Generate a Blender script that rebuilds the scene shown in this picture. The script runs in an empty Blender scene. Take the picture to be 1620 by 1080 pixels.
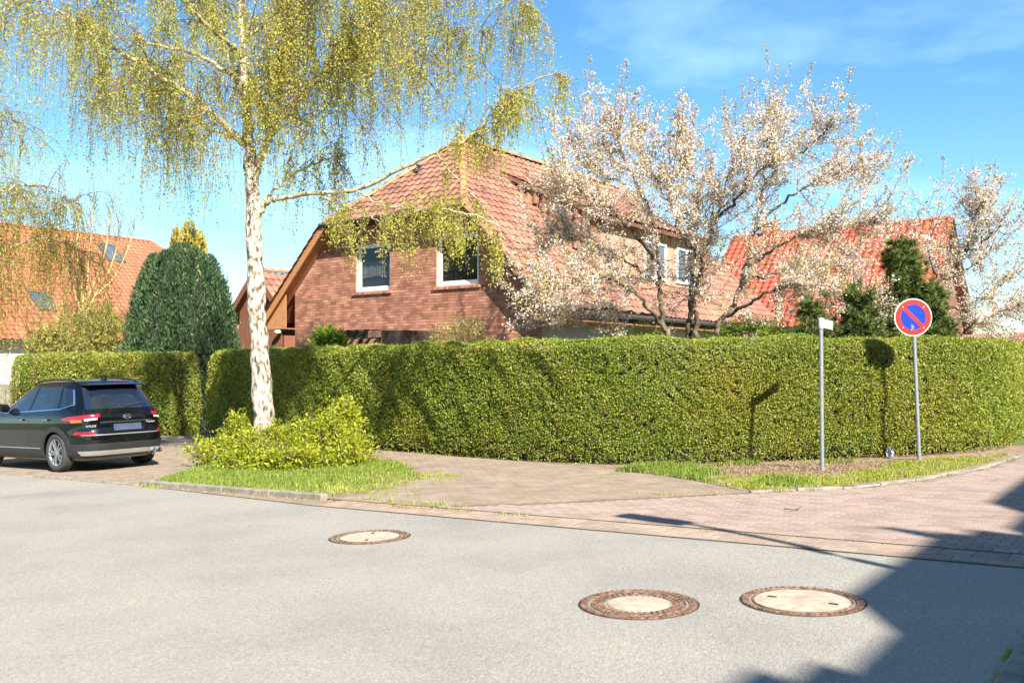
import bpy, bmesh, math, random
import numpy as np
from mathutils import Vector, Matrix
random.seed(7); rng = np.random.default_rng(11)
R = math.radians
sc = bpy.context.scene
C = sc.collection
# ------------------------------------------------------------------ camera, sky, sun, exposure
CZ = 1.554; F = 1450.0; HX = 810.0; HY = 580.0
cam = bpy.data.cameras.new('camera'); camo = bpy.data.objects.new('camera', cam); C.objects.link(camo)
camo.location = (0, 0, CZ); camo.rotation_euler = (R(90), 0, 0)
cam.sensor_width = 36; cam.lens = F / 1620 * 36; cam.shift_y = 40 / 1620; cam.clip_end = 3000; cam.clip_start = .05
cam.dof.use_dof = True; cam.dof.focus_distance = 16; cam.dof.aperture_fstop = 2.8
sc.camera = camo
SUN_EL = R(38); SX, SY = .42, -.9075
w = bpy.data.worlds.new('World'); sc.world = w; w.use_nodes = True
nt = w.node_tree; N = nt.nodes; L = nt.links; N.clear()
sky = N.new('ShaderNodeTexSky'); sky.sky_type = 'NISHITA'; sky.sun_disc = False
sky.sun_elevation = SUN_EL; sky.sun_rotation = math.atan2(SX, SY)
sky.air_density = 1.0; sky.dust_density = .05; sky.ozone_density = 2.5; sky.altitude = 0
tc = N.new('ShaderNodeTexCoord'); mp = N.new('ShaderNodeMapping'); mp.inputs['Scale'].default_value = (1.2, 2.0, 5.0); mp.inputs['Rotation'].default_value = (0, R(14), 0)
nz = N.new('ShaderNodeTexNoise'); nz.inputs['Scale'].default_value = 1.5; nz.inputs['Detail'].default_value = 9; nz.inputs['Roughness'].default_value = .58; nz.inputs['Distortion'].default_value = .4
rp = N.new('ShaderNodeValToRGB'); rp.color_ramp.elements[0].position = .47; rp.color_ramp.elements[1].position = .82
rp.color_ramp.elements[0].color = (0, 0, 0, 1); rp.color_ramp.elements[1].color = (.42, .42, .42, 1)
mx = N.new('ShaderNodeMixRGB'); mx.inputs[2].default_value = (8.5, 11.5, 13.0, 1)
# low cloud bank near the horizon
sx_ = N.new('ShaderNodeSeparateXYZ'); n2 = N.new('ShaderNodeTexNoise'); n2.inputs['Scale'].default_value = 5; n2.inputs['Detail'].default_value = 8
mp2 = N.new('ShaderNodeMapping'); mp2.inputs['Scale'].default_value = (1, 1, 3.2)
r2 = N.new('ShaderNodeValToRGB'); r2.color_ramp.elements[0].position = .53; r2.color_ramp.elements[1].position = .68
el = N.new('ShaderNodeMapRange'); el.inputs[1].default_value = .02; el.inputs[2].default_value = .13; el.inputs[3].default_value = 1; el.inputs[4].default_value = 0
mm = N.new('ShaderNodeMath'); mm.operation = 'MULTIPLY'
m2 = N.new('ShaderNodeMixRGB'); m2.inputs[2].default_value = (12, 13, 14, 1)
bg = N.new('ShaderNodeBackground'); bg.inputs[1].default_value = .062
ow = N.new('ShaderNodeOutputWorld')
L.new(tc.outputs['Generated'], mp.inputs[0]); L.new(mp.outputs[0], nz.inputs[0]); L.new(nz.outputs[0], rp.inputs[0])
hs = N.new('ShaderNodeHueSaturation'); hs.inputs['Saturation'].default_value = 1.17; tn = N.new('ShaderNodeMixRGB'); tn.blend_type = 'MULTIPLY'; tn.inputs[0].default_value = 1; tn.inputs[2].default_value = (1.1, 1.24, 1.28, 1); L.new(sky.outputs[0], tn.inputs[1]); L.new(tn.outputs[0], hs.inputs['Color'])
L.new(rp.outputs[0], mx.inputs[0]); L.new(hs.outputs[0], mx.inputs[1])
L.new(tc.outputs['Generated'], mp2.inputs[0]); L.new(mp2.outputs[0], n2.inputs[0]); L.new(n2.outputs[0], r2.inputs[0])
L.new(tc.outputs['Generated'], sx_.inputs[0]); L.new(sx_.outputs[2], el.inputs[0])
L.new(r2.outputs[0], mm.inputs[0]); L.new(el.outputs[0], mm.inputs[1]); L.new(mm.outputs[0], m2.inputs[0])
L.new(mx.outputs[0], m2.inputs[1]); L.new(m2.outputs[0], bg.inputs[0]); L.new(bg.outputs[0], ow.inputs[0])
sl = bpy.data.lights.new('sun', 'SUN'); sl.energy = 5.0; sl.angle = R(.53); sl.color = (1, .94, .83)
so = bpy.data.objects.new('sun', sl); C.objects.link(so); so.location = (20, -30, 40)
sdir = Vector((SX * math.cos(SUN_EL), SY * math.cos(SUN_EL), math.sin(SUN_EL)))
so.rotation_euler = sdir.to_track_quat('Z', 'Y').to_euler()
sc.view_settings.view_transform = 'Standard'; sc.view_settings.look = 'None'; sc.view_settings.gamma = 1
sc.view_settings.exposure = 1.52
sc.cycles.max_bounces = 7; sc.cycles.transparent_max_bounces = 8; sc.cycles.use_denoising = True

# ------------------------------------------------------------------ helpers
TH = math.atan2(-.595, .804)                      # local x of the street grid (A); local y = B
Av = np.array([.804, -.595]); Bv = np.array([.595, .804])
def G(x, y):                                       # the ground falls a little to the left and away
    return .03 * np.clip(x, -40, 40) - .0115 * np.clip(y, -20, 60)
def AB(a, b): return a * .804 + b * .595, -a * .595 + b * .804
def ab3(a, b, dz=0):
    x, y = AB(a, b); return (x, y, float(G(x, y)) + dz)
def P(px, py, d): return np.array([(px - HX) / F * d, d, CZ + (HY - py) / F * d])
def proj(p):
    return HX + F * p[0] / max(p[1], .01), HY - F * (p[2] - CZ) / max(p[1], .01)
def link(name, me, parent=None, m=None):
    o = bpy.data.objects.new(name, me); C.objects.link(o)
    if parent is not None: o.parent = parent
    if m is not None and me is not None and len(me.materials) == 0: me.materials.append(m)
    return o
def tag(o, label=None, cat=None, group=None, kind=None):
    if label: o['label'] = label
    if cat: o['category'] = cat
    if group: o['group'] = group
    if kind: o['kind'] = kind
    return o
def empty(name, loc, rz, label, cat, group=None):
    o = bpy.data.objects.new(name, None); C.objects.link(o); o.location = loc; o.rotation_euler = (0, 0, rz)
    o.empty_display_size = .2
    return tag(o, label, cat, group)
def npmesh(name, V, Fs, rnd=None, smooth=False):
    """V (n,3), Fs (m,k) numpy"""
    V = np.asarray(V, np.float32); Fs = np.asarray(Fs, np.int32)
    me = bpy.data.meshes.new(name); m, k = Fs.shape
    me.vertices.add(len(V)); me.vertices.foreach_set('co', V.ravel())
    me.loops.add(m * k); me.loops.foreach_set('vertex_index', Fs.ravel())
    me.polygons.add(m); me.polygons.foreach_set('loop_start', np.arange(0, m * k, k, dtype=np.int32))
    try: me.polygons.foreach_set('loop_total', np.full(m, k, np.int32))
    except Exception: pass
    me.polygons.foreach_set('use_smooth', np.full(m, bool(smooth)))
    if rnd is not None:
        at = me.attributes.new('rnd', 'FLOAT', 'FACE'); at.data.foreach_set('value', np.asarray(rnd, np.float32))
    me.update(calc_edges=True); return me
def pymesh(name, V, Fs, smooth=False):
    me = bpy.data.meshes.new(name); me.from_pydata([tuple(v) for v in V], [], Fs); me.update()
    if smooth: me.polygons.foreach_set('use_smooth', np.ones(len(me.polygons), bool))
    return me
def unit(v): return v / np.maximum(np.linalg.norm(v, axis=-1, keepdims=True), 1e-9)
def rand_dirs(n): return unit(rng.normal(size=(n, 3)))
def leafmesh(name, c, hl, hw, dirs=None, bias=None, rnd=None, fold=.25):
    """rhombic leaves: centre c, half length hl, half width hw"""
    n = len(c); u = rand_dirs(n) if dirs is None else unit(dirs)
    v = rand_dirs(n)
    if bias is not None:
        nn = unit(rand_dirs(n) * .9 + bias); v = np.cross(nn, u)
    else: v = np.cross(v, u)
    v = unit(v); nrm = np.cross(u, v)
    hl = np.broadcast_to(np.asarray(hl, float), (n,))[:, None]; hw = np.broadcast_to(np.asarray(hw, float), (n,))[:, None]
    V = np.stack([c - u * hl, c + v * hw + nrm * hw * fold - u * hl * .15, c + u * hl, c - v * hw + nrm * hw * fold - u * hl * .15], 1).reshape(-1, 3)
    return npmesh(name, V, np.arange(4 * n).reshape(n, 4), rng.random(n) if rnd is None else rnd)
def curve(pts, n=8):
    p = np.asarray(pts, float)
    if len(p) < 3:
        t = np.linspace(0, 1, n + 1)[:, None]; return p[0] * (1 - t) + p[-1] * t
    q = np.vstack([2 * p[0] - p[1], p, 2 * p[-1] - p[-2]]); out = []
    for i in range(1, len(q) - 2):
        for t in np.linspace(0, 1, n, endpoint=False):
            a, b, c_, d = q[i - 1], q[i], q[i + 1], q[i + 2]
            out.append(.5 * (2 * b + (c_ - a) * t + (2 * a - 5 * b + 4 * c_ - d) * t * t + (3 * b - a - 3 * c_ + d) * t ** 3))
    out.append(p[-1]); return np.array(out)
class Tubes:
    def __init__(s): s.V = []; s.F = []; s.n = 0
    def add(s, pts, r, k=5):
        pts = np.asarray(pts, float); m = len(pts); r = np.broadcast_to(np.asarray(r, float), (m,))
        t = unit(np.gradient(pts, axis=0)); ref = np.array([0, 0, 1.]) if abs(t[:, 2]).mean() < .8 else np.array([1., 0, 0])
        a = unit(np.cross(t, ref)); b = np.cross(t, a)
        an = np.arange(k) * 2 * math.pi / k
        V = pts[:, None] + r[:, None, None] * (np.cos(an)[None, :, None] * a[:, None] + np.sin(an)[None, :, None] * b[:, None])
        i = np.arange(m - 1)[:, None] * k; j = np.arange(k)[None]; j2 = (j + 1) % k
        s.F.append(np.stack([i + j, i + j2, i + k + j2, i + k + j], -1).reshape(-1, 4) + s.n)
        s.V.append(V.reshape(-1, 3)); s.n += m * k
    def mesh(s, name): return npmesh(name, np.vstack(s.V), np.vstack(s.F), smooth=True)
class MB:
    def __init__(s): s.V = []; s.F = []
    def poly(s, V, Fs):
        n = len(s.V); s.V += [tuple(v) for v in V]; s.F += [[i + n for i in f] for f in Fs]; return s
    def box(s, x0, x1, y0, y1, z0, z1):
        return s.poly([(x0, y0, z0), (x1, y0, z0), (x1, y1, z0), (x0, y1, z0), (x0, y0, z1), (x1, y0, z1), (x1, y1, z1), (x0, y1, z1)],
                      [[3, 2, 1, 0], [4, 5, 6, 7], [0, 1, 5, 4], [1, 2, 6, 5], [2, 3, 7, 6], [3, 0, 4, 7]])
    def beam(s, p, q, wd, ht, up=(0, 0, 1)):
        p = np.asarray(p, float); q = np.asarray(q, float); t = unit(q - p); a = unit(np.cross(t, np.asarray(up, float))); b = np.cross(a, t)
        V = [e + a * i * wd / 2 + b * j * ht / 2 for e in (p, q) for i, j in ((-1, -1), (1, -1), (1, 1), (-1, 1))]
        return s.poly(V, [[0, 1, 2, 3], [7, 6, 5, 4], [0, 4, 5, 1], [1, 5, 6, 2], [2, 6, 7, 3], [3, 7, 4, 0]])
    def prism(s, pts, ext):
        """pts 3D polygon, extruded by vector ext"""
        n = len(pts); p = [np.asarray(v, float) for v in pts]; e = np.asarray(ext, float)
        return s.poly(p + [v + e for v in p], [list(range(n))[::-1], list(range(n, 2 * n))] + [[i, (i + 1) % n, n + (i + 1) % n, n + i] for i in range(n)])
    def lathe(s, prof, axis='z', k=32, c=(0, 0, 0)):
        V = []; m = len(prof)
        for i in range(k):
            t = 2 * math.pi * i / k
            for r, z in prof:
                q = (r * math.cos(t), r * math.sin(t), z)
                if axis == 'y': q = (q[0], q[2], q[1])
                V.append((q[0] + c[0], q[1] + c[1], q[2] + c[2]))
        return s.poly(V, [[i * m + j, ((i + 1) % k) * m + j, ((i + 1) % k) * m + j + 1, i * m + j + 1] for i in range(k) for j in range(m - 1)])
    def build(s, name, m, parent=None, smooth=False, bevel=0):
        me = pymesh(name, s.V, s.F)
        bm = bmesh.new(); bm.from_mesh(me)
        if bevel: bmesh.ops.bevel(bm, geom=bm.edges[:], offset=bevel, segments=1, affect='EDGES')
        bmesh.ops.recalc_face_normals(bm, faces=bm.faces[:]); bm.to_mesh(me); bm.free()
        if smooth: me.polygons.foreach_set('use_smooth', np.ones(len(me.polygons), bool))
        return link(name, me, parent, m)
# ------------------------------------------------------------------ materials
def nodes(name):
    m = bpy.data.materials.new(name); m.use_nodes = True; t = m.node_tree
    return m, t, t.nodes, t.links, t.nodes['Principled BSDF']
def ramp(nd, cols, lo=.3, hi=.7):
    r = nd.new('ShaderNodeValToRGB'); e = r.color_ramp.elements; k = len(cols)
    pos = [lo + (hi - lo) * i / max(1, k - 1) for i in range(k)]
    while len(e) < k: e.new(.5)
    for i in range(k): e[i].position = pos[i]; e[i].color = (*cols[i], 1)
    return r
def mat(name, cols, scale=6, rough=.7, bump=0, bscale=None, rnd=None, amt=.35, metal=0, stretch=(1, 1, 1), lo=.3, hi=.7, spec=.4, coat=0, obj=False, detail=6, dirt=None, dscale=.7):
    m, t, nd, lk, b = nodes(name)
    if obj: tcn = nd.new('ShaderNodeTexCoord'); src = tcn.outputs['Object']
    else: g = nd.new('ShaderNodeNewGeometry'); src = g.outputs['Position']
    mpn = nd.new('ShaderNodeMapping'); mpn.inputs['Scale'].default_value = stretch; lk.new(src, mpn.inputs[0])
    n = nd.new('ShaderNodeTexNoise'); n.inputs['Scale'].default_value = scale; n.inputs['Detail'].default_value = detail; lk.new(mpn.outputs[0], n.inputs[0])
    r = ramp(nd, cols, lo, hi); lk.new(n.outputs[0], r.inputs[0]); col = r.outputs[0]
    if rnd:
        if rnd == 'obj': q = nd.new('ShaderNodeObjectInfo'); val = q.outputs['Random']
        else: q = nd.new('ShaderNodeAttribute'); q.attribute_name = 'rnd'; val = q.outputs['Fac']
        h = nd.new('ShaderNodeHueSaturation'); mr = nd.new('ShaderNodeMapRange'); mr.inputs[3].default_value = 1 - amt; mr.inputs[4].default_value = 1 + amt * .8
        mh = nd.new('ShaderNodeMapRange'); mh.inputs[3].default_value = .5 + amt * .03; mh.inputs[4].default_value = .5 - amt * .03
        lk.new(val, mr.inputs[0]); lk.new(mr.outputs[0], h.inputs['Value']); lk.new(col, h.inputs['Color'])
        fr = nd.new('ShaderNodeMath'); fr.operation = 'FRACT'; ml = nd.new('ShaderNodeMath'); ml.operation = 'MULTIPLY'; ml.inputs[1].default_value = 7.31
        lk.new(val, ml.inputs[0]); lk.new(ml.outputs[0], fr.inputs[0]); lk.new(fr.outputs[0], mh.inputs[0]); lk.new(mh.outputs[0], h.inputs['Hue'])
        col = h.outputs[0]
    if dirt:
        n3 = nd.new('ShaderNodeTexNoise'); n3.inputs['Scale'].default_value = dscale; n3.inputs['Detail'].default_value = 8
        g3 = nd.new('ShaderNodeNewGeometry'); lk.new(g3.outputs['Position'], n3.inputs[0])
        r3 = ramp(nd, [(0, 0, 0), (1, 1, 1)], .5, .72); lk.new(n3.outputs[0], r3.inputs[0])
        mxn = nd.new('ShaderNodeMixRGB'); mxn.inputs[2].default_value = (*dirt[:3], 1)
        mu = nd.new('ShaderNodeMath'); mu.operation = 'MULTIPLY'; mu.inputs[1].default_value = dirt[3]; lk.new(r3.outputs[0], mu.inputs[0])
        lk.new(mu.outputs[0], mxn.inputs[0]); lk.new(col, mxn.inputs[1]); col = mxn.outputs[0]
    lk.new(col, b.inputs['Base Color']); b.inputs['Roughness'].default_value = rough; b.inputs['Metallic'].default_value = metal
    b.inputs['Specular IOR Level'].default_value = spec; b.inputs['Coat Weight'].default_value = coat; b.inputs['Coat Roughness'].default_value = .04
    if bump:
        nb = nd.new('ShaderNodeTexNoise'); nb.inputs['Scale'].default_value = bscale or scale * 3; nb.inputs['Detail'].default_value = 5; lk.new(mpn.outputs[0], nb.inputs[0])
        bp = nd.new('ShaderNodeBump'); bp.inputs['Strength'].default_value = bump; bp.inputs['Distance'].default_value = .02; lk.new(nb.outputs[0], bp.inputs['Height']); lk.new(bp.outputs[0], b.inputs['Normal'])
    return m
def leafmat(name, cols, transl=.35, rough=.5, spec=.35, patch=None, pscale=1.2):
    m, t, nd, lk, b = nodes(name)
    q = nd.new('ShaderNodeAttribute'); q.attribute_name = 'rnd'; r = ramp(nd, cols, .02, .98); lk.new(q.outputs['Fac'], r.inputs[0]); col = r.outputs[0]
    if patch:
        g = nd.new('ShaderNodeNewGeometry'); n = nd.new('ShaderNodeTexNoise'); n.inputs['Scale'].default_value = pscale; n.inputs['Detail'].default_value = 5
        lk.new(g.outputs['Position'], n.inputs[0]); r3 = ramp(nd, [(0, 0, 0), (1, 1, 1)], .45, .7); lk.new(n.outputs[0], r3.inputs[0])
        mxn = nd.new('ShaderNodeMixRGB'); mxn.blend_type = 'MULTIPLY'; mxn.inputs[2].default_value = (*patch, 1); lk.new(r3.outputs[0], mxn.inputs[0]); lk.new(col, mxn.inputs[1]); col = mxn.outputs[0]
    lk.new(col, b.inputs['Base Color']); b.inputs['Roughness'].default_value = rough; b.inputs['Specular IOR Level'].default_value = spec
    tr = nd.new('ShaderNodeBsdfTranslucent'); lk.new(col, tr.inputs[0]); ms = nd.new('ShaderNodeMixShader'); ms.inputs[0].default_value = transl
    out = nd['Material Output']; lk.new(b.outputs[0], ms.inputs[1]); lk.new(tr.outputs[0], ms.inputs[2]); lk.new(ms.outputs[0], out.inputs[0])
    return m
def plain(name, col, rough=.5, metal=0, spec=.5, coat=0): 
    c = np.array(col); return mat(name, [tuple(c * .9), tuple(np.minimum(c * 1.1, 1))], 9, rough, metal=metal, spec=spec, coat=coat)
def asphalt():
    m, t, nd, lk, b = nodes('asphalt')
    g = nd.new('ShaderNodeNewGeometry')
    v = nd.new('ShaderNodeTexVoronoi'); v.inputs['Scale'].default_value = 95; lk.new(g.outputs['Position'], v.inputs[0])
    n = nd.new('ShaderNodeTexNoise'); n.inputs['Scale'].default_value = 60; n.inputs['Detail'].default_value = 6; n.inputs['Roughness'].default_value = .75; lk.new(g.outputs['Position'], n.inputs[0])
    n2 = nd.new('ShaderNodeTexNoise'); n2.inputs['Scale'].default_value = .55; n2.inputs['Detail'].default_value = 9; n2.inputs['Roughness'].default_value = .62; lk.new(g.outputs['Position'], n2.inputs[0])
    r = ramp(nd, [(.165, .150, .132), (.268, .248, .220), (.375, .349, .312)], .28, .76); lk.new(n.outputs[0], r.inputs[0])
    sep = nd.new('ShaderNodeSeparateXYZ'); lk.new(v.outputs['Color'], sep.inputs[0])
    r4 = ramp(nd, [(.84, .84, .84), (1.0, 1.0, 1.0), (1.25, 1.24, 1.21)], .0, 1.0); lk.new(sep.outputs[0], r4.inputs[0])
    m1 = nd.new('ShaderNodeMixRGB'); m1.blend_type = 'MULTIPLY'; m1.inputs[0].default_value = .9; lk.new(r.outputs[0], m1.inputs[1]); lk.new(r4.outputs[0], m1.inputs[2])
    r2 = ramp(nd, [(.80, .80, .82), (1.0, 1.0, 1.0), (1.14, 1.1, 1.03)], .3, .7); lk.new(n2.outputs[0], r2.inputs[0])
    m2_ = nd.new('ShaderNodeMixRGB'); m2_.blend_type = 'MULTIPLY'; m2_.inputs[0].default_value = .9; lk.new(m1.outputs[0], m2_.inputs[1]); lk.new(r2.outputs[0], m2_.inputs[2])
    lk.new(m2_.outputs[0], b.inputs['Base Color']); b.inputs['Roughness'].default_value = .85; b.inputs['Specular IOR Level'].default_value = .3
    bp = nd.new('ShaderNodeBump'); bp.inputs['Strength'].default_value = .55; bp.inputs['Distance'].default_value = .006; lk.new(v.outputs['Distance'], bp.inputs['Height']); lk.new(bp.outputs[0], b.inputs['Normal'])
    return m
def brickmat(name):
    m, t, nd, lk, b = nodes(name); tcn = nd.new('ShaderNodeTexCoord')
    mpn = nd.new('ShaderNodeMapping'); mpn.inputs['Rotation'].default_value = (R(90), 0, R(90)); lk.new(tcn.outputs['Object'], mpn.inputs[0])
    k = nd.new('ShaderNodeTexBrick'); k.inputs['Scale'].default_value = 1; k.inputs['Brick Width'].default_value = .25; k.inputs['Row Height'].default_value = .083; k.inputs['Mortar Size'].default_value = .006
    k.inputs['Color1'].default_value = (.33, .14, .09, 1); k.inputs['Color2'].default_value = (.22, .10, .075, 1); k.inputs['Mortar'].default_value = (.4, .33, .28, 1)
    lk.new(mpn.outputs[0], k.inputs[0]); lk.new(k.outputs[0], b.inputs['Base Color']); b.inputs['Roughness'].default_value = .85
    return m
MT = {}
MT['asphalt'] = asphalt()
BR = [(.25, .105, .068), (.34, .148, .096), (.42, .20, .135)]
for k in ('obj', 'attr'):
    MT['brick_' + k] = mat('clinker_brick_' + k, BR, 3.0, .8, .15, 60, rnd=k, amt=.34, detail=8)
    MT['tile_' + k] = mat('brown_roof_tile_' + k, [(.17, .074, .052), (.24, .108, .075), (.31, .148, .10)], 1.6, .62, .1, 50, rnd=k, amt=.14, dirt=(.36, .24, .10, .35), dscale=.9)
    MT['otile_' + k] = mat('orange_roof_tile_' + k, [(.34, .112, .058), (.41, .14, .075)], 1.2, .6, .05, 40, rnd=k, amt=.12)
    MT['rtile_' + k] = mat('red_roof_tile_' + k, [(.33, .066, .034), (.41, .092, .048)], 1.5, .45, .03, 40, rnd=k, amt=.1)
    MT['paver_' + k] = mat('pink_paver_' + k, [(.25, .182, .150), (.315, .232, .192)], 2.0, .85, .2, 90, rnd=k, amt=.16, dirt=(.33, .26, .20, .45), dscale=1.1)
    MT['opaver_' + k] = mat('old_paver_' + k, [(.205, .152, .114), (.285, .217, .162)], 2.5, .9, .2, 70, rnd=k, amt=.10, dirt=(.20, .165, .09, .5), dscale=1.4)
    MT['gutter_' + k] = mat('gutter_stone_' + k, [(.24, .18, .138), (.32, .243, .188)], 6, .9, .2, 80, rnd=k, amt=.12, dirt=(.34, .25, .17, .7), dscale=1.6)
MT['mortar'] = mat('mortar', [(.34, .225, .175), (.42, .29, .23)], 20, .9)
MT['brickwall'] = brickmat('brick_wall')
MT['joint'] = mat('sandy_joint', [(.20, .150, .11), (.28, .212, .158)], 8, .95, dirt=(.12, .14, .05, .5), dscale=3)
MT['sand'] = mat('sand_filled_joint', [(.16, .12, .085), (.25, .19, .14)], 2.5, .95)
MT['psand'] = mat('pink_sand_joint', [(.13, .092, .073), (.19, .135, .108)], 2.5, .95)
MT['soil'] = mat('soil', [(.12, .075, .05), (.25, .165, .115), (.33, .24, .17)], 9, .95, .5, 40)
MT['turf'] = mat('turf_soil', [(.09, .10, .035), (.17, .15, .06)], 6, .95, .4, 40)
MT['lawn'] = mat('lawn', [(.06, .10, .025), (.10, .14, .04)], 2, .95)
MT['concrete'] = mat('kerb_concrete', [(.14, .125, .10), (.22, .195, .155), (.29, .26, .21)], 7, .9, .3, 60, dirt=(.14, .13, .06, .6), dscale=2.5)
MT['iron'] = mat('rusty_iron', [(.075, .042, .03), (.20, .115, .075), (.33, .22, .15)], 26, .75, .3, 90, metal=.3)
MT['lid'] = mat('manhole_concrete', [(.30, .24, .175), (.40, .33, .25), (.47, .40, .31)], 14, .85, .25, 120, dirt=(.20, .15, .10, .6), dscale=7)
MT['dark'] = plain('dark_hole', (.02, .02, .02), .9)
MT['steel'] = mat('galvanised_steel', [(.25, .265, .285), (.36, .375, .395)], 30, .5, metal=.55)
MT['plate_back'] = mat('aluminium_plate', [(.40, .41, .43), (.50, .51, .53)], 12, .45, metal=.3)
MT['sign_red'] = plain('sign_red', (.52, .022, .010), .45, spec=.3); MT['sign_blue'] = plain('sign_blue', (.003, .030, .36), .45, spec=.3); MT['sign_white'] = plain('sign_white', (.8, .78, .74), .4)
MT['white'] = plain('white_paint', (.8, .8, .78), .4); MT['render'] = mat('white_render', [(.74, .72, .68), (.82, .80, .76)], 3, .9)
MT['wood'] = mat('orange_stained_wood', [(.33, .145, .065), (.46, .215, .095)], 4, .55, .1, 20, stretch=(1, 1, 6))
MT['brownwood'] = mat('brown_stained_wood', [(.16, .065, .04), (.25, .105, .062)], 5, .6, .1, 20, stretch=(6, 6, 1))
MT['darkwood'] = mat('dark_brown_wood', [(.035, .024, .02), (.06, .04, .033)], 5, .65)
MT['gutterm'] = plain('dark_gutter', (.07, .06, .055), .45, .3)
MT['lead'] = plain('lead_grey', (.16, .17, .18), .5, .4)
MT['curtain'] = mat('net_curtain', [(.10, .11, .12), (.26, .27, .28)], 14, .9, stretch=(3, 3, .05))
MT['peach'] = mat('peach_render', [(.36, .20, .135), (.44, .255, .175)], 3, .9)
def glassmat(name, tint, tr=.5):
    m, t, nd, lk, b = nodes(name); b.inputs['Base Color'].default_value = (*tint, 1); b.inputs['Roughness'].default_value = .03; b.inputs['Specular IOR Level'].default_value = .8
    b.inputs['Coat Weight'].default_value = .6; b.inputs['Coat Roughness'].default_value = .02
    tp = nd.new('ShaderNodeBsdfTransparent'); ms = nd.new('ShaderNodeMixShader'); ms.inputs[0].default_value = tr
    lk.new(b.outputs[0], ms.inputs[1]); lk.new(tp.outputs[0], ms.inputs[2]); lk.new(ms.outputs[0], nd['Material Output'].inputs[0]); return m
MT['glass'] = glassmat('window_glass', (.010, .014, .02), .68)
MT['bark'] = mat('birch_bark', [(.06, .045, .035), (.24, .19, .14), (.42, .36, .28), (.58, .53, .44), (.68, .63, .55)], 14, .85, .6, 26, stretch=(1, 1, .5), lo=.36, hi=.70, detail=9)
MT['limb'] = mat('birch_limb_bark', [(.13, .095, .05), (.36, .29, .17), (.55, .48, .36)], 12, .8, .3, 30)
MT['twig'] = plain('brown_twig', (.14, .095, .06), .8)
MT['cherrybark'] = mat('cherry_bark', [(.035, .027, .022), (.085, .064, .047), (.20, .16, .08)], 8, .85, .4, 30)
MT['cherrytwig'] = plain('cherry_twig', (.17, .115, .09), .8)
MT['paletwig'] = plain('pale_bare_stem', (.50, .36, .14), .8)
MT['core'] = plain('inner_shade_core', (.018, .022, .010), .95)  # near-black: shade among the inner twigs is put into this colour

# ------------------------------------------------------------------ ground, road, pavements
def structure(o, label=None): return tag(o, label, kind='structure')
gx = sorted(set([-900, -300, 300, 900] + list(range(-40, 41, 20)))); gy = sorted(set([-600, -100, 200, 500, 1400] + list(range(-20, 61, 20))))
gv = [(x, y, float(G(x, y)) - .05) for y in gy for x in gx]; nx = len(gx)
gr = structure(link('ground', pymesh('ground', gv, [[j * nx + i, j * nx + i + 1, (j + 1) * nx + i + 1, (j + 1) * nx + i] for j in range(len(gy) - 1) for i in range(nx - 1)]), m=MT['lawn']))
def sheet(name, poly, dz, m):
    return structure(link(name, pymesh(name, [ab3(a, b, dz) for a, b in poly], [list(range(len(poly)))]), m=m))
KB = 8.22                                           # road edge
road = sheet('road', [(-36, -11), (14, -11), (14, KB + .1), (-36, KB + .1)], 0, MT['asphalt'])
FLARE = [(-7.4, KB + .1), (-6.5, 8.95), (-5.5, 9.9), (-4.4, 11.0), (-3.5, 11.8), (-2.9, 12.9), (-2.4, 14.9), (-2.1, 18), (-2.0, 45)]
fa = np.array(FLARE)
def flare_a(b): return np.interp(b, fa[:, 1], fa[:, 0])
side = sheet('side_street', [(x, y) for x, y in FLARE] + [(5.2, 45), (5.2, KB + .1)], .0215, MT['psand'])
walk = sheet('pavement', [(-7.42, KB + .1)] + [(a - .02, b) for a, b in FLARE[1:5]] + [(-6.9, 12.75), (-8.1, 13.4), (-12, 14.2), (-15.5, 15.2), (-30, 19), (-40, 19), (-40, KB + .06), (-13.2, KB + .06)], .0222, MT['sand'])
near_walk = sheet('near_pavement', [(-.6, -14), (4.6, -14), (4.6, 5.7), (-.6, 5.7)], .10, MT['joint'])
def visible(p, mg=40):
    if p[1] < .3: return False
    x, y = proj(p); return -mg < x < 1620 + mg and -mg < y < 1080 + mg
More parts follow.
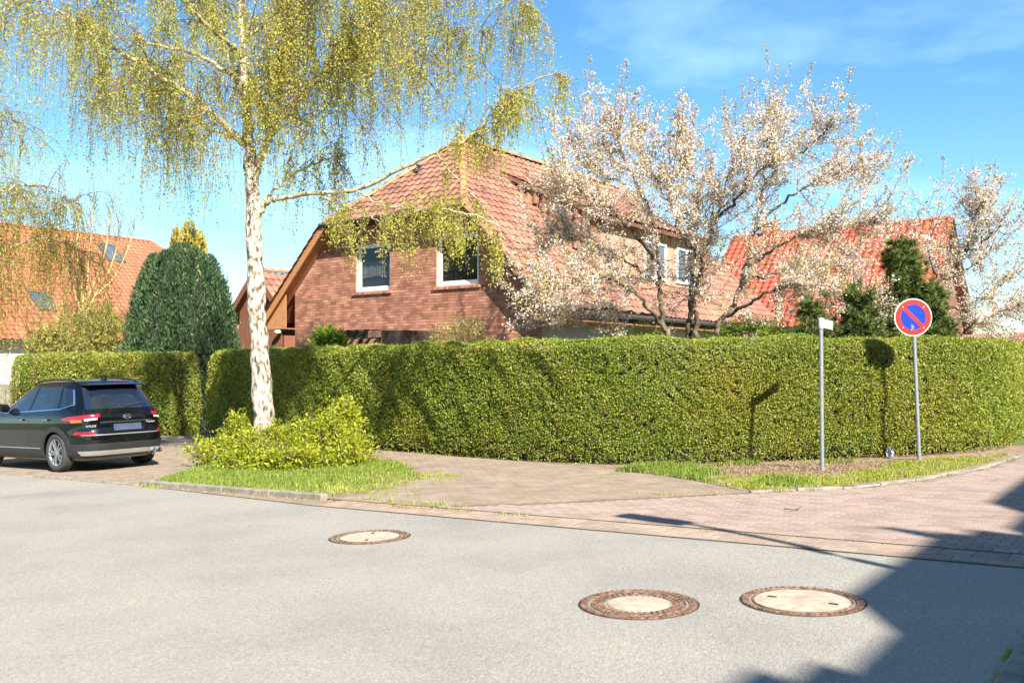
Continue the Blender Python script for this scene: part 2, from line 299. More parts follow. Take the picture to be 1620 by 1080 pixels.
def pave(parent, name, cells, lx, ly, h, dz, mo, ma, limit=300, g=.004, e=.004):
    """cells: list of (a,b) centres; each paver a bevelled block, lx along A and ly along B"""
    T = np.array([(-lx / 2 + g + e, -ly / 2 + g + e, h), (lx / 2 - g - e, -ly / 2 + g + e, h), (lx / 2 - g - e, ly / 2 - g - e, h), (-lx / 2 + g + e, ly / 2 - g - e, h),
                  (-lx / 2 + g, -ly / 2 + g, h - e), (lx / 2 - g, -ly / 2 + g, h - e), (lx / 2 - g, ly / 2 - g, h - e), (-lx / 2 + g, ly / 2 - g, h - e),
                  (-lx / 2 + g, -ly / 2 + g, 0), (lx / 2 - g, -ly / 2 + g, 0), (lx / 2 - g, ly / 2 - g, 0), (-lx / 2 + g, ly / 2 - g, 0)])
    Fq = np.array([[0, 1, 2, 3]] + [[i, 4 + i, 4 + (i + 1) % 4, (i + 1) % 4] for i in range(4)] + [[4 + i, 8 + i, 8 + (i + 1) % 4, 4 + (i + 1) % 4] for i in range(4)])
    c3 = np.array([ab3(a, b, dz) for a, b in cells]); c3[:, 2] += rng.normal(0, .0009, len(c3))
    order = sorted(range(len(cells)), key=lambda i: c3[i, 1] ** 2 + c3[i, 0] ** 2 if visible(c3[i], 0) else 1e9)
    near = [i for i in order[:limit] if visible(c3[i], 0)]; rest = [i for i in range(len(cells)) if i not in set(near)]
    me = npmesh(name, T, Fq[:, ::-1]); me.materials.append(mo)
    for i in near:
        o = link(name, me, parent); o.location = c3[i]; o.rotation_euler = (.0086 + rng.normal(0, .0015), -.031 + rng.normal(0, .0015), TH + rng.normal(0, .004))
    if rest:
        ct, st = math.cos(TH), math.sin(TH); Rm = np.array([[ct, st, 0], [-st, ct, 0], [0, 0, 1.]])
        D = T @ Rm; V = D[None] + c3[rest][:, None]; V[..., 2] += (.03 * D[:, 0] - .0115 * D[:, 1])[None]
        FF = Fq[:, ::-1][None] + 12 * np.arange(len(rest))[:, None, None]
        o = link(name + '_field', npmesh(name + '_field', V.reshape(-1, 3), FF.reshape(-1, 4), np.repeat(rng.random(len(rest)), len(Fq))), parent, ma); tag(o, kind='stuff')
cells = []
for j in range(150):
    b = KB + .16 + j * .10
    for i in range(150):
        a = -8 + i * .20 + (.10 if j % 2 else 0)
        if a - .1 > flare_a(b) and a < 3.5 and visible(ab3(a, b), 120): cells.append((a, b))
pave(side, 'paver', cells, .2, .1, .026, 0, MT['paver_obj'], MT['paver_attr'])
cells = []
ISL = [(-13.5, KB + .12), (-9.0, KB + .12), (-9.1, 9.6), (-9.7, 10.9), (-11.6, 12.5), (-14.5, 13.3), (-17.2, 13.2), (-16.2, 11.6)]
def inpoly(p, poly):
    x, y = p; c = False; n = len(poly)
    for i in range(n):
        x1, y1 = poly[i]; x2, y2 = poly[i - 1]
        if (y1 > y) != (y2 > y) and x < (x2 - x1) * (y - y1) / (y2 - y1) + x1: c = not c
    return c
WPOLY = [(-7.42, KB + .1)] + [(a - .02, b) for a, b in FLARE[1:5]] + [(-6.9, 12.75), (-8.1, 13.4), (-12, 14.2), (-15.5, 15.2), (-22, 17), (-26, 17), (-26, KB + .1), (-13.2, KB + .1)]
for j in range(90):
    b = KB + .16 + j * .10
    for i in range(100):
        a = -24 + i * .20 + (.10 if j % 2 else 0)
        if inpoly((a + .1, b), WPOLY) and inpoly((a - .1, b), WPOLY) and not inpoly((a, b), ISL) and visible(ab3(a, b), 60): cells.append((a, b))
pave(walk, 'paver', cells, .2, .1, .024, 0, MT['opaver_obj'], MT['opaver_attr'], g=.003, e=.003)
# gutter stones along the road edge in front of the side street, kerbs
gut = sheet('gutter', [(-13.2, KB - .02), (-9.0, KB - .38), (8, KB - .38), (8, KB + .085), (-9.0, KB + .085)], .0095, MT['joint'])
cells = [(-8.9 + i * .25 + (.12 if r else 0), KB - .27 + r * .16) for r in range(3) for i in range(60) if visible(ab3(-8.9 + i * .25, KB), 200)]
pave(gut, 'gutter_stone', cells, .25, .16, .014, 0, MT['gutter_obj'], MT['gutter_attr'], 150)
def kerb_line(pts, hgt, wd, seg=1.0, parent=None):
    pts = [np.array(p, float) for p in pts]; 
    for p, q in zip(pts[:-1], pts[1:]):
        ln = np.linalg.norm(q - p); n = max(1, round(ln / seg))
        for i in range(n):
            s, e = p + (q - p) * i / n, p + (q - p) * (i + 1) / n; gap = unit(e - s) * .006
            m = MB(); A0 = np.array(ab3(*(s + gap), hgt - .12)); A1 = np.array(ab3(*(e - gap), hgt - .12)); up = rng.normal(0, .006)
            A0[2] += up; A1[2] += up
            m.beam(A0, A1, wd, .24); m.build('kerbstone', MT['concrete'], parent, bevel=.014)
kerb = structure(bpy.data.objects.new('kerb', None)); C.objects.link(kerb)
kerb_line([(-30, KB + .04), (-13.6, KB + .04)], .028, .1, 1.0, kerb)
kerb_line([(-13.5, KB + .06), (-9.2, KB + .06)], .085, .12, 1.0, kerb)
kerb_line([(-13.5, KB + .06), (-16.3, 11.6), (-17.2, 13.2)], .05, .1, 1.0, kerb)
kerb_line([(a - .04, b) for a, b in FLARE[3:8]], .048, .10, .8, kerb)
kerb_line([(-.66, -4), (-.66, 5.76), (4.4, 5.76)], .11, .12, 1.0, kerb)
cells = [(-.43 + i * .3, -1 + j * .3) for i in range(6) for j in range(23) if visible(ab3(-.43 + i * .3, -1 + j * .3), 300)]
if cells: pave(near_walk, 'slab', cells, .3, .3, .03, .09, MT['concrete'], MT['concrete'])
# planted island and verge
island = sheet('planted_island', [(-13.45, KB + .13), (-11.0, KB + .13), (-10.7, 9.4), (-10.9, 10.6), (-12.1, 12.2), (-14.5, 13.1), (-17.0, 13.1), (-16.1, 11.6)], .036, MT['turf'])
VERGE = [(-7.3, 12.6), (-6.6, 12.45), (-5.5, 11.85), (-4.55, 11.1), (-3.6, 11.95), (-3.0, 13.0), (-2.5, 15.0), (-2.2, 17.5), (-2.6, 17.5), (-3.6, 15.8), (-7.6, 13.3)]
verge = sheet('verge_soil', VERGE, .030, MT['soil'])
bed = sheet('hedge_bed', [(-7.4, 13.0), (-8.2, 13.2), (-12, 14.0), (-15.5, 14.9), (-25, 17.2), (-28, 19), (-20, 20), (-2.2, 19), (-2.2, 17)], .0265, MT['soil'])
# tar seam across the asphalt at the left
q = [(0, 788), (60, 782), (120, 776), (180, 769)]
def gp(px, py):
    u = (px - HX) / F; t = CZ / ((py - HY) / F + .03 * u - .0115); return np.array([u * t, t, float(G(u * t, t))])
seam = curve([gp(-300, 815)] + [gp(*p) for p in q], 6)
sm = MB(); w_ = np.array([.3, 1, 0]) * .012
V = []; 
for i, p in enumerate(seam): k = .8 + .4 * random.random(); V += [p - w_ * k + [0, 0, .004], p + w_ * k + [0, 0, .004]]
structure(link('tar_seam', pymesh('tar_seam', V, [[2 * i, 2 * i + 1, 2 * i + 3, 2 * i + 2] for i in range(len(seam) - 1)]), m=plain('tar', (.05, .05, .05), .7)))
# ------------------------------------------------------------------ manhole covers
def manhole(px, py, D, lid_r, label, style, rot=(.0086, -.031, TH)):
    c = gp(px, py); r = D / 2
    e = empty('manhole_cover', c, 0, label, 'manhole cover', 'manhole covers in the asphalt')
    e.rotation_euler = rot
    m = MB(); m.lathe([(r, -.02), (r, .006), (r - .03, .008), (r - .032, .002), (lid_r + .055, .002), (lid_r + .053, .007), (lid_r + .03, .007), (lid_r + .028, -.004), (lid_r + .012, -.004), (lid_r + .01, .008), (lid_r, .008), (lid_r, -.02)], k=64)
    m.build('frame', MT['iron'], e)
    m = MB(); m.lathe([(r + .014, .0025), (r + .002, .0025)], k=64); m.build('seal_joint', MT['dark'], e)
    if style == 'studs':
        m = MB(); m.lathe([(lid_r, -.004), (lid_r * .66, -.004)], k=48); m.build('lid', MT['iron'], e)
        m = MB(); m.lathe([(lid_r * .66, -.01), (lid_r * .66, .006), (0.001, .007)], k=48); m.build('concrete_fill', MT['lid'], e)
        for ring, n in ((.93, 44), (.80, 36)):
            m = MB()
            for i in range(n):
                t = 2 * math.pi * i / n; a = lid_r * ring; ca, sa = math.cos(t), math.sin(t); h = .016
                pts = [(a * ca + (dx * ca - dy * sa), a * sa + (dx * sa + dy * ca), -.004) for dx, dy in ((-h, -h * .75), (h, -h * .75), (h, h * .75), (-h, h * .75))]
                m.prism(pts, (0, 0, .013))
            tag(m.build('stud_ring', MT['iron'], e), kind='stuff')
    else:
        m = MB(); m.lathe([(lid_r - .004, -.012), (lid_r - .004, .004), (0.001, .006)], k=48); m.build('lid', MT['lid'], e)
        for s in (-1, 1):
            m = MB(); m.box(s * lid_r * .66 - .03, s * lid_r * .66 + .03, -.014, .014, .0, .0085); m.build('lifting_slot', MT['dark'], e)
    n = 56; m = MB()
    for i in range(n):                                  # ribbed rim
        t = 2 * math.pi * i / n; a = r - .016; ca, sa = math.cos(t), math.sin(t); h = .008
        m.prism([(a * ca + (dx * ca - dy * sa), a * sa + (dx * sa + dy * ca), .006) for dx, dy in ((-h * 1.5, -h), (h * 1.5, -h), (h * 1.5, h), (-h * 1.5, h))], (0, 0, .006))
    tag(m.build('ribbed_rim', MT['iron'], e), kind='stuff')
manhole(1010, 955, .785, .31, 'studded rusty manhole cover with small round concrete centre, between the two plain covers', 'studs')
manhole(1269, 950, .79, .315, 'plain concrete manhole cover with rusty rim next to the large building shadow', 'plain')
manhole(585, 849, .79, .30, 'smaller-looking far manhole cover alone on the asphalt near the planted island', 'plain', (-.03, .0115, R(90)))

# ------------------------------------------------------------------ grass and weeds
def blades(name, pts, h, wd, m, parent=None, lean=.5, label=None, cat=None):
    n = len(pts); d = rand_dirs(n); d[:, 2] = 0; d = unit(d); s = np.stack([-d[:, 1], d[:, 0], np.zeros(n)], 1)
    hp = .75 + .3 * np.sin(pts[:, 0] * 4.1 + 2 * np.sin(pts[:, 1] * 3.3)) + .2 * np.sin(pts[:, 1] * 9.7 + 2 * np.sin(pts[:, 0] * 7.1)) + .5 * (rng.random(n) < .04)
    hh = (h * hp * (.35 + 1.1 * rng.random(n)))[:, None]; ww = (wd * (.6 + .8 * rng.random(n)))[:, None]; ln = (lean * rng.random(n))[:, None]
    mid = pts + d * hh * ln * .35 + np.array([0, 0, .6]) * hh; top = pts + d * hh * ln + np.array([0, 0, 1.]) * hh * (1 - ln * .35)
    V = np.stack([pts - s * ww, pts + s * ww, mid + s * ww * .7, top, mid - s * ww * .7], 1).reshape(-1, 3); b = np.arange(n) * 5
    Fq = np.stack([b, b + 1, b + 2, b + 4], 1); Ft = np.stack([b + 4, b + 2, b + 3, b + 3], 1)
    me = npmesh(name, V, Fq, rng.random(n)); me2 = None
    V2 = V; F3 = np.stack([b + 4, b + 2, b + 3], 1)
    bm = None
    # quads and tips as two polygon sizes in one mesh
    me = bpy.data.meshes.new(name); me.vertices.add(len(V)); me.vertices.foreach_set('co', V.astype(np.float32).ravel())
    li = np.concatenate([Fq.ravel(), F3.ravel()]).astype(np.int32); me.loops.add(len(li)); me.loops.foreach_set('vertex_index', li)
    me.polygons.add(2 * n); ls = np.concatenate([np.arange(n) * 4, 4 * n + np.arange(n) * 3]).astype(np.int32); me.polygons.foreach_set('loop_start', ls)
    try: me.polygons.foreach_set('loop_total', np.concatenate([np.full(n, 4), np.full(n, 3)]).astype(np.int32))
    except Exception: pass
    me.polygons.foreach_set('use_smooth', np.zeros(2 * n, bool)); r = rng.random(n); at = me.attributes.new('rnd', 'FLOAT', 'FACE'); at.data.foreach_set('value', np.concatenate([r, r]).astype(np.float32)); me.update(calc_edges=True)
    return tag(link(name, me, parent, m), label, cat, kind='stuff')
def scatter(poly, n, dz=0, keep=None):
    p = np.array(poly); lo, hi = p.min(0), p.max(0); out = []
    while len(out) < n:
        for c in lo + (hi - lo) * rng.random((4 * n, 2)):
            if inpoly(c, poly) and (keep is None or keep(c)): out.append(ab3(c[0], c[1], dz))
            if len(out) >= n: break
    out = np.array(out); out[:, :2] += rng.normal(0, .045, (len(out), 2)); out[:, 2] = G(out[:, 0], out[:, 1]) + dz; return out
GR = leafmat('grass_blade', [(.10, .17, .02), (.17, .26, .03), (.26, .33, .05), (.36, .36, .10)], .4, .5)
GRY = leafmat('yellow_grass_blade', [(.20, .26, .03), (.32, .36, .05), (.42, .40, .10)], .4, .5)
def pn(c, s=1.3): return math.sin(c[0] * 2.1 * s + 1.3 * math.sin(c[1] * 1.7 * s)) + math.sin(c[1] * 2.6 * s + c[0])
ISLG = [(-13.35, KB + .2), (-9.2, KB + .2), (-9.25, 9.6), (-9.8, 10.8), (-11.7, 12.3), (-14.5, 13.1), (-16.8, 13.0), (-16.0, 11.6)]
blades('grass', scatter(ISLG, 42000, .036, lambda c: c[0] < -10.9 or random.random() * 1.5 - .3 + .35 * pn(c, 1.7) + .35 * pn(c, 4.1) + .3 * pn(c, 9) > .1 + .9 * (c[0] + 10.9)), .075, .006, GR, label='green grass round the shrub on the planted island', cat='grass')
blades('grass', scatter([(-9.6, 8.5), (-8.2, 9.0), (-8.0, 9.8), (-8.7, 10.8), (-10.2, 11.6), (-10.8, 9)], 2600, .025, lambda c: random.random() * 1.6 + .35 * pn(c, 1.5) + .35 * pn(c, 5) + .3 * pn(c, 11) > 1.25 + .45 * (c[0] + 10)), .035, .006, GRY, label='thin yellow grass creeping onto the old pavers', cat='grass')
blades('grass', scatter(ISLG, 6000, .036), .05, .010, GRY, label='yellowish grass mixed into the island turf along its kerb', cat='grass')
SOILP = [(-6.3, 13.0), (-5.3, 12.6), (-4.4, 13.0), (-3.7, 14.0), (-3.75, 15.3), (-5.0, 14.6), (-6.5, 13.45)]
VG = [(-7.3, 12.65), (-6.6, 12.5), (-5.5, 11.9), (-4.5, 11.2), (-3.65, 12.0), (-3.1, 13.0), (-2.6, 15.0), (-2.4, 17.0), (-3.5, 15.6), (-7.2, 13.2)]
blades('grass', scatter(VG, 15000, .03, lambda c: c[0] < -5.0 + .4 * pn(c) and not inpoly(c, SOILP) or (abs(c[0] + 4.35) < .3 and abs(c[1] - 12.0) < .3 and random.random() < .6)), .085, .006, GR, label='lush green grass verge at the foot of the hedge by the name post', cat='grass')
blades('grass', scatter(VG, 15000, .03, lambda c: c[0] > -5.4 and (not inpoly(c, SOILP) or random.random() < .02) and random.random() * 1.6 + .5 * pn(c, 3) > .35), .042, .006, GRY, label='short patchy yellowish grass round the no-parking sign post', cat='grass')
pts = []
for t in np.linspace(0, 1, 900):
    a = -13 + 10 * t
    if pn((a * 1.7, 0), 1.7) > .55: pts.append(ab3(a + rng.normal(0, .05), KB - .02 + abs(rng.normal(0, .04)), .004))
for _ in range(700):
    a = -.76 + rng.normal(0, .02); b = 2 + 3.6 * random.random()
    if pn((b * 2, 1), 1.3) > .1: pts.append(ab3(a, b, .0))
for _ in range(900):
    i = random.randrange(3, 7); t = random.random(); a = fa[i] + (fa[i + 1] - fa[i]) * t
    if pn((a[0] * 3, a[1] * 2)) > .3: pts.append(ab3(a[0] + .03 + rng.normal(0, .03), a[1] + rng.normal(0, .03), .02))
hb = curve([(-24, 17.1), (-14.9, 14.75), (-11.3, 13.9), (-8.3, 13.35), (-7.2, 13.1)], 8)[:, :2]
for _ in range(2600):
    i = random.randrange(len(hb) - 1); t = random.random(); a = hb[i] + (hb[i + 1] - hb[i]) * t
    if pn((a[0] * 1.3, a[1] * 2), 1.5) > -.2: pts.append(ab3(a[0] + rng.normal(0, .05), a[1] + rng.normal(0, .07), .02))
cl = [(-8.6, 8.5), (-7.6, 8.42), (-7.35, 8.5), (-13.2, 8.2), (-12.9, 8.1), (-5.2, 10.35), (-4.9, 10.7), (-4.3, 11.2), (-7.9, 8.4)]
for c in cl:
    for _ in range(70): pts.append(ab3(c[0] + rng.normal(0, .2), c[1] + rng.normal(0, .04), .012))
blades('weeds', np.array(pts), .05, .006, GRY, label='small weeds growing in the joints along the kerbs', cat='weeds')
cr = scatter(SOILP, 3400, .03); cr[:, 2] += np.abs(rng.normal(0, .008, len(cr)))
tag(link('soil_crumbs', leafmesh('soil_crumbs', cr, .014 * (.4 + rng.random(len(cr))), .012, fold=.9), m=leafmat('soil_crumb', [(.14, .085, .058), (.24, .155, .11), (.34, .235, .17)], 0, .95)), 'loose brown soil crumbs on the bare patch under the hedge', 'soil', kind='stuff')
# dry litter by the kerb
pts = np.array([ab3(rng.normal(-9.5, 2.0) , KB - .03 + rng.normal(0, .07), .012) for _ in range(900)] + [ab3(rng.normal(-7.6, .35), KB - .02 + rng.normal(0, .05), .014) for _ in range(350)] + [ab3(*(np.array([-13.9, 9.0]) + rng.normal(0, .35, 2)), .05) for _ in range(350)])
tag(link('dry_leaves', leafmesh('dry_leaves', pts, .012, .008, bias=np.array([0, 0, 2.])), m=leafmat('dry_leaf', [(.20, .10, .05), (.34, .20, .10), (.42, .28, .15)], .1)), 'brown dry leaf litter along the kerb edge', 'leaf litter', kind='stuff')
# ------------------------------------------------------------------ houses
def tile_mesh(name, tw, tl, h, m):
    k = 8; xs = np.linspace(-tw / 2, tw / 2, k + 1); t = (xs / tw + .5)
    z = h * (.5 - .5 * np.cos(2 * math.pi * t)) ** 1.0
    lo, hi = -tl / 2 - .045, tl / 2 + .01
    V = [(x, lo, zz + .034) for x, zz in zip(xs, z)] + [(x, hi, zz) for x, zz in zip(xs, z)] + [(x, lo + .004, zz + .010) for x, zz in zip(xs, z)]
    n = k + 1; Fq = [[i, i + 1, n + i + 1, n + i] for i in range(k)] + [[2 * n + i, 2 * n + i + 1, i + 1, i] for i in range(k)]
    me = npmesh(name, np.array(V), np.array(Fq)); me.materials.append(m); return me, np.array(V), np.array(Fq)
def tile_field(O, U, Vv, poly, tw, tl):
    """matrices of tiles over polygon poly given in (u,v) metres"""
    O = np.array(O, float); U = unit(np.array(U, float)); Vv = unit(np.array(Vv, float)); Nn = np.cross(U, Vv); p = np.array(poly); out = []
    for j in range(int(p[:, 1].min() / tl) - 1, int(p[:, 1].max() / tl) + 2):
        for i in range(int(p[:, 0].min() / tw) - 1, int(p[:, 0].max() / tw) + 2):
            c = ((i + .5) * tw, (j + .5) * tl)
            if inpoly(c, poly):
                M = np.eye(4); M[:3, 0] = U; M[:3, 1] = Vv; M[:3, 2] = Nn; M[:3, 3] = O + U * c[0] + Vv * c[1]; out.append(M)
    return out
def lay_tiles(house, roof, mats, tw, tl, h, mo, ma, limit=300):
    me, TV, TF = tile_mesh('roof_tile', tw, tl, h, mo); hm = np.array(house.matrix_basis); mats = np.array(mats)
    wp = (hm @ mats)[:, :3, 3]; cp = np.array([0, 0, CZ])
    nrm = (hm @ mats)[:, :3, 2]; fac = ((cp - wp) * nrm).sum(1)
    key = [np.linalg.norm(wp[i] - cp) if fac[i] > 0 and visible(wp[i], 0) and wp[i][2] > 2.6 else 1e9 for i in range(len(mats))]
    order = np.argsort(key); near = [i for i in order[:limit] if key[i] < 1e8]; ns = set(near); rest = [i for i in range(len(mats)) if i not in ns]
    for i in near:
        o = link('roof_tile', me, roof); J = Matrix(mats[i].tolist()) @ Matrix.Rotation(rng.normal(0, .006), 4, 'Z') @ Matrix.Translation((0, rng.normal(0, .004), abs(rng.normal(0, .003)))); o.matrix_local = J
    if rest:
        MM = mats[rest]; V = np.einsum('nij,kj->nki', MM[:, :3, :3], TV) + MM[:, None, :3, 3]
        FF = TF[None] + len(TV) * np.arange(len(rest))[:, None, None]
        tag(link('roof_tile_field', npmesh('roof_tile_field', V.reshape(-1, 3), FF.reshape(-1, 4), np.repeat(rng.random(len(rest)), len(TF))), roof, ma), kind='stuff')
def ridge_tiles(roof, p, q, r, m, seg=.38, name='ridge_tile'):
    p = np.array(p, float); q = np.array(q, float); ln = np.linalg.norm(q - p); n = max(1, int(ln / seg)); t = (q - p) / ln
    a = unit(np.cross(t, [0, 0, 1.])); b = np.cross(a, t); V = []; Fq = []; k = 7
    for e, rr in ((0, r * 1.12), (1, r * .95)):
        for i in range(k):
            th = math.pi * (i / (k - 1)); V.append((rr * math.cos(th), e * ln / n * 1.06, rr * math.sin(th) * .9 - .03))
    Fq = [[i, i + 1, k + i + 1, k + i] for i in range(k - 1)] + [list(range(k))[::-1]]
    me = pymesh(name, V, Fq); me.materials.append(m)
    M = Matrix(((a[0], t[0], b[0], 0), (a[1], t[1], b[1], 0), (a[2], t[2], b[2], 0), (0, 0, 0, 1)))
    for i in range(n):
        o = link(name, me, roof); o.matrix_local = Matrix.Translation(p + t * ln * i / n) @ M
def slab(m, pts, th=.1): # roof slab below pts
    p = [np.array(v, float) for v in pts]; n = unit(np.cross(p[1] - p[0], p[2] - p[0])); n = n if n[2] > 0 else -n
    m.prism(p, -n * th); return m
def window(house, x0, x1, z0, z1, y, parts=1, frame=.07, depth=.1, curtain=True, sillm=None):
    """window in a wall facing local -y"""
    wn = MB().box(x0 + .01, x1 - .01, y + depth + .18, y + depth + .2, z0, z1).build('window', MT['dark'], house)
    m = MB(); m.box(x0, x0 + frame, y + depth, y + depth + .07, z0, z1).box(x1 - frame, x1, y + depth, y + depth + .07, z0, z1)
    m.box(x0 + frame, x1 - frame, y + depth, y + depth + .07, z0, z0 + frame).box(x0 + frame, x1 - frame, y + depth, y + depth + .07, z1 - frame, z1)
    m.build('frame', MT['white'], wn, bevel=.006)
    for i in range(parts):
        a = x0 + frame + (x1 - x0 - 2 * frame) * i / parts; b = x0 + frame + (x1 - x0 - 2 * frame) * (i + 1) / parts; f = .055
        m = MB(); m.box(a, a + f, y + depth + .012, y + depth + .06, z0 + frame, z1 - frame).box(b - f, b, y + depth + .012, y + depth + .06, z0 + frame, z1 - frame)
        m.box(a + f, b - f, y + depth + .012, y + depth + .06, z0 + frame, z0 + frame + f).box(a + f, b - f, y + depth + .012, y + depth + .06, z1 - frame - f, z1 - frame); m.build('sash', MT['white'], wn, bevel=.005)
        MB().box(a + f, b - f, y + depth + .03, y + depth + .036, z0 + frame + f, z1 - frame - f).build('pane', MT['glass'], wn)
    if curtain:
        n = 60; xs = np.linspace(x0 + frame, x1 - frame, n); V = []
        for x in xs:
            yy = y + depth + .12 + .018 * math.sin(x * 60) + .008 * math.sin(x * 23); V += [(x, yy, z0 + (z1 - z0) * .30 + .03 * math.sin(x * 4)), (x, yy, z0 + (z1 - z0) * .62)]
        link('curtain', pymesh('curtain', V, [[2 * i, 2 * i + 2, 2 * i + 3, 2 * i + 1] for i in range(n - 1)]), wn, MT['curtain'])
    return wn
# ---- the brick house with half-hipped roof
hx, hy = -3.34, 27.32; hz = 0.0
house = empty('brick_house', (hx, hy, hz), TH, 'red brick house with brown half-hipped tile roof and two white-framed gable windows', 'house')
bpy.context.view_layer.update()
RZ, EX, HE = 8.85, 5.75, 6.0
WL, WR = -4.72, 5.15
WIN = [(-1.87, -.41, 3.88, 5.33), (1.43, 2.99, 3.88, 5.33)]
def topz(x): return min(RZ - abs(x) - .16, HE - .10)
wm = MB(); xs = sorted(set([WL, WR, 0, -2.76, 2.76] + [v for q in WIN for v in q[:2]]))
for x0, x1 in zip(xs[:-1], xs[1:]):
    wn = [q for q in WIN if q[0] <= x0 + 1e-6 and q[1] >= x1 - 1e-6]
    rngs = [(-.9, -.9, wn[0][2], wn[0][2]), (wn[0][3], wn[0][3], topz(x0), topz(x1))] if wn else [(-.9, -.9, topz(x0), topz(x1))]
    for a0, a1, b0, b1 in rngs: wm.prism([(x0, .009, a0), (x1, .009, a1), (x1, .009, b1), (x0, .009, b0)], (0, .3, 0))
wall = wm.build('wall', MT['mortar'], house)
# bricks
bl, bh = .24, .083; cells = []
for j in range(60):
    z = 1.2 + j * bh
    for i in range(-22, 24):
        a = i * .25 + (.125 if j % 2 else 0); b = a + bl
        segs = [(max(a, WL), min(b, WR))]
        for q in WIN:
            if q[2] - .09 < z + .04 < q[3] + .0:
                ns = []
                for s0, s1 in segs:
                    if s1 <= q[0] or s0 >= q[1]: ns.append((s0, s1))
                    else:
                        if s0 < q[0]: ns.append((s0, q[0]))
                        if s1 > q[1]: ns.append((q[1], s1))
                segs = ns
        for s0, s1 in segs:
            if s1 - s0 > .03 and z + .075 < topz((s0 + s1) / 2) and z + .07 < topz(s0) + .05 and z + .07 < topz(s1) + .05: cells.append((s0, s1, z))
def brick_geo(s0, s1, z):
    return np.array([(s0, .0, z), (s1, .0, z), (s1, .0, z + .071), (s0, .0, z + .071), (s0, .02, z), (s1, .02, z), (s1, .02, z + .071), (s0, .02, z + .071)])
BF = np.array([[0, 1, 2, 3], [1, 5, 6, 2], [4, 0, 3, 7], [3, 2, 6, 7], [0, 4, 5, 1]])
full = [i for i, c in enumerate(cells) if c[1] - c[0] > .235 and c[2] > 2.5 and c[0] < 4.4]
hmn = np.array(house.matrix_basis)
full.sort(key=lambda i: np.linalg.norm((hmn @ np.array([cells[i][0], 0, cells[i][2], 1]))[:3] - [0, 0, CZ])); near = set(full[:300])
bme = npmesh('brick', brick_geo(0, bl, 0), BF); bme.materials.append(MT['brick_obj'])
for i in near:
    o = link('brick', bme, wall); o.location = (cells[i][0], rng.normal(0, .0007), cells[i][2])
rest = [i for i in range(len(cells)) if i not in near]
BV = np.array([brick_geo(*cells[i]) for i in rest]); BV[:, :, 1] += rng.normal(0, .0007, len(rest))[:, None]
tag(link('brick_courses', npmesh('brick_courses', BV.reshape(-1, 3), (BF[None] + 8 * np.arange(len(rest))[:, None, None]).reshape(-1, 4), np.repeat(rng.random(len(rest)), 5)), wall, MT['brick_attr']), kind='stuff')
for sx, x0, x1 in ((-1, WL, WL + .3), (1, WR - .3, WR)):
    MB().box(x0, x1, .32, 16, -.9, RZ - max(abs(x0), abs(x1)) - .1).build('side_wall', MT['brickwall'], house)
MB().prism([(WL, 15.7, -.9), (WR, 15.7, -.9), (WR, 15.7, RZ - WR - .2), (2.7, 15.7, HE - .1), (-2.7, 15.7, HE - .1), (WL, 15.7, RZ + WL - .2)], (0, .29, 0)).build('rear_wall', MT['brickwall'], house)
for q in WIN:
    wn = window(house, q[0], q[1], q[2], q[3], 0, 1, .075, .10)
    n = int((q[1] - q[0] + .2) / .075)
    for i in range(n):                                     # rowlock brick sill
        x = q[0] - .1 + i * (q[1] - q[0] + .2) / n
        m = MB(); m.prism([(x, -.06, q[2] - .115), (x, -.06, q[2] - .045), (x, .10, q[2] - .005), (x, .10, q[2] - .115)], ((q[1] - q[0] + .2) / n - .008, 0, 0)); m.build('sill_brick', MT['brick_obj'], wn)
# roof
FY, RY0, RY1, BY = -.45, 2.9, 13.2, 16.4
HW = RZ - HE
rm = MB()
rs = [(0, RY0, RZ), (HW, FY, HE), (EX, FY, RZ - EX), (EX, BY, RZ - EX), (HW, BY, HE), (0, RY1, RZ)]
slab(rm, rs); slab(rm, [(-x, y, z) for x, y, z in rs][::-1]); slab(rm, [(0, RY0, RZ), (-HW, FY, HE), (HW, FY, HE)]); slab(rm, [(0, RY1, RZ), (HW, BY, HE), (-HW, BY, HE)])
roof = rm.build('roof', mat('roof_underlay', [(.2, .085, .06), (.25, .11, .075)], 4, .8), house)
c45 = math.sqrt(.5); q2 = math.sqrt(2); DY0, DY1, DT0, DT1 = 3.75, 11.2, 1.05, 5.0
tiles = []
def up2(x): return (EX - x) * q2
polyR = [(RY0, up2(0)), (FY, up2(HW)), (FY, 0), (BY, 0), (BY, up2(HW)), (RY1, up2(0))]
off = .02
fld = tile_field((EX + off * c45, 0, RZ - EX + off * c45), (0, 1, 0), (-c45, 0, c45), polyR, .3, .335)
fld = [M_ for M_ in fld if not (DY0 < M_[1, 3] < DY1 and DT0 < M_[0, 3] < 4.45)]
tiles += fld
tiles += tile_field((-EX - off * c45, 0, RZ - EX + off * c45), (0, -1, 0), (c45, 0, c45), [(-y, v) for y, v in polyR], .3, .335)
hl = math.hypot(RY0 - FY, HW); hv = np.array([0, (RY0 - FY) / hl, HW / hl])
tiles += tile_field((0, FY, HE + .02), (1, 0, 0), hv, [(-HW, 0), (HW, 0), (0, hl)], .3, .335)
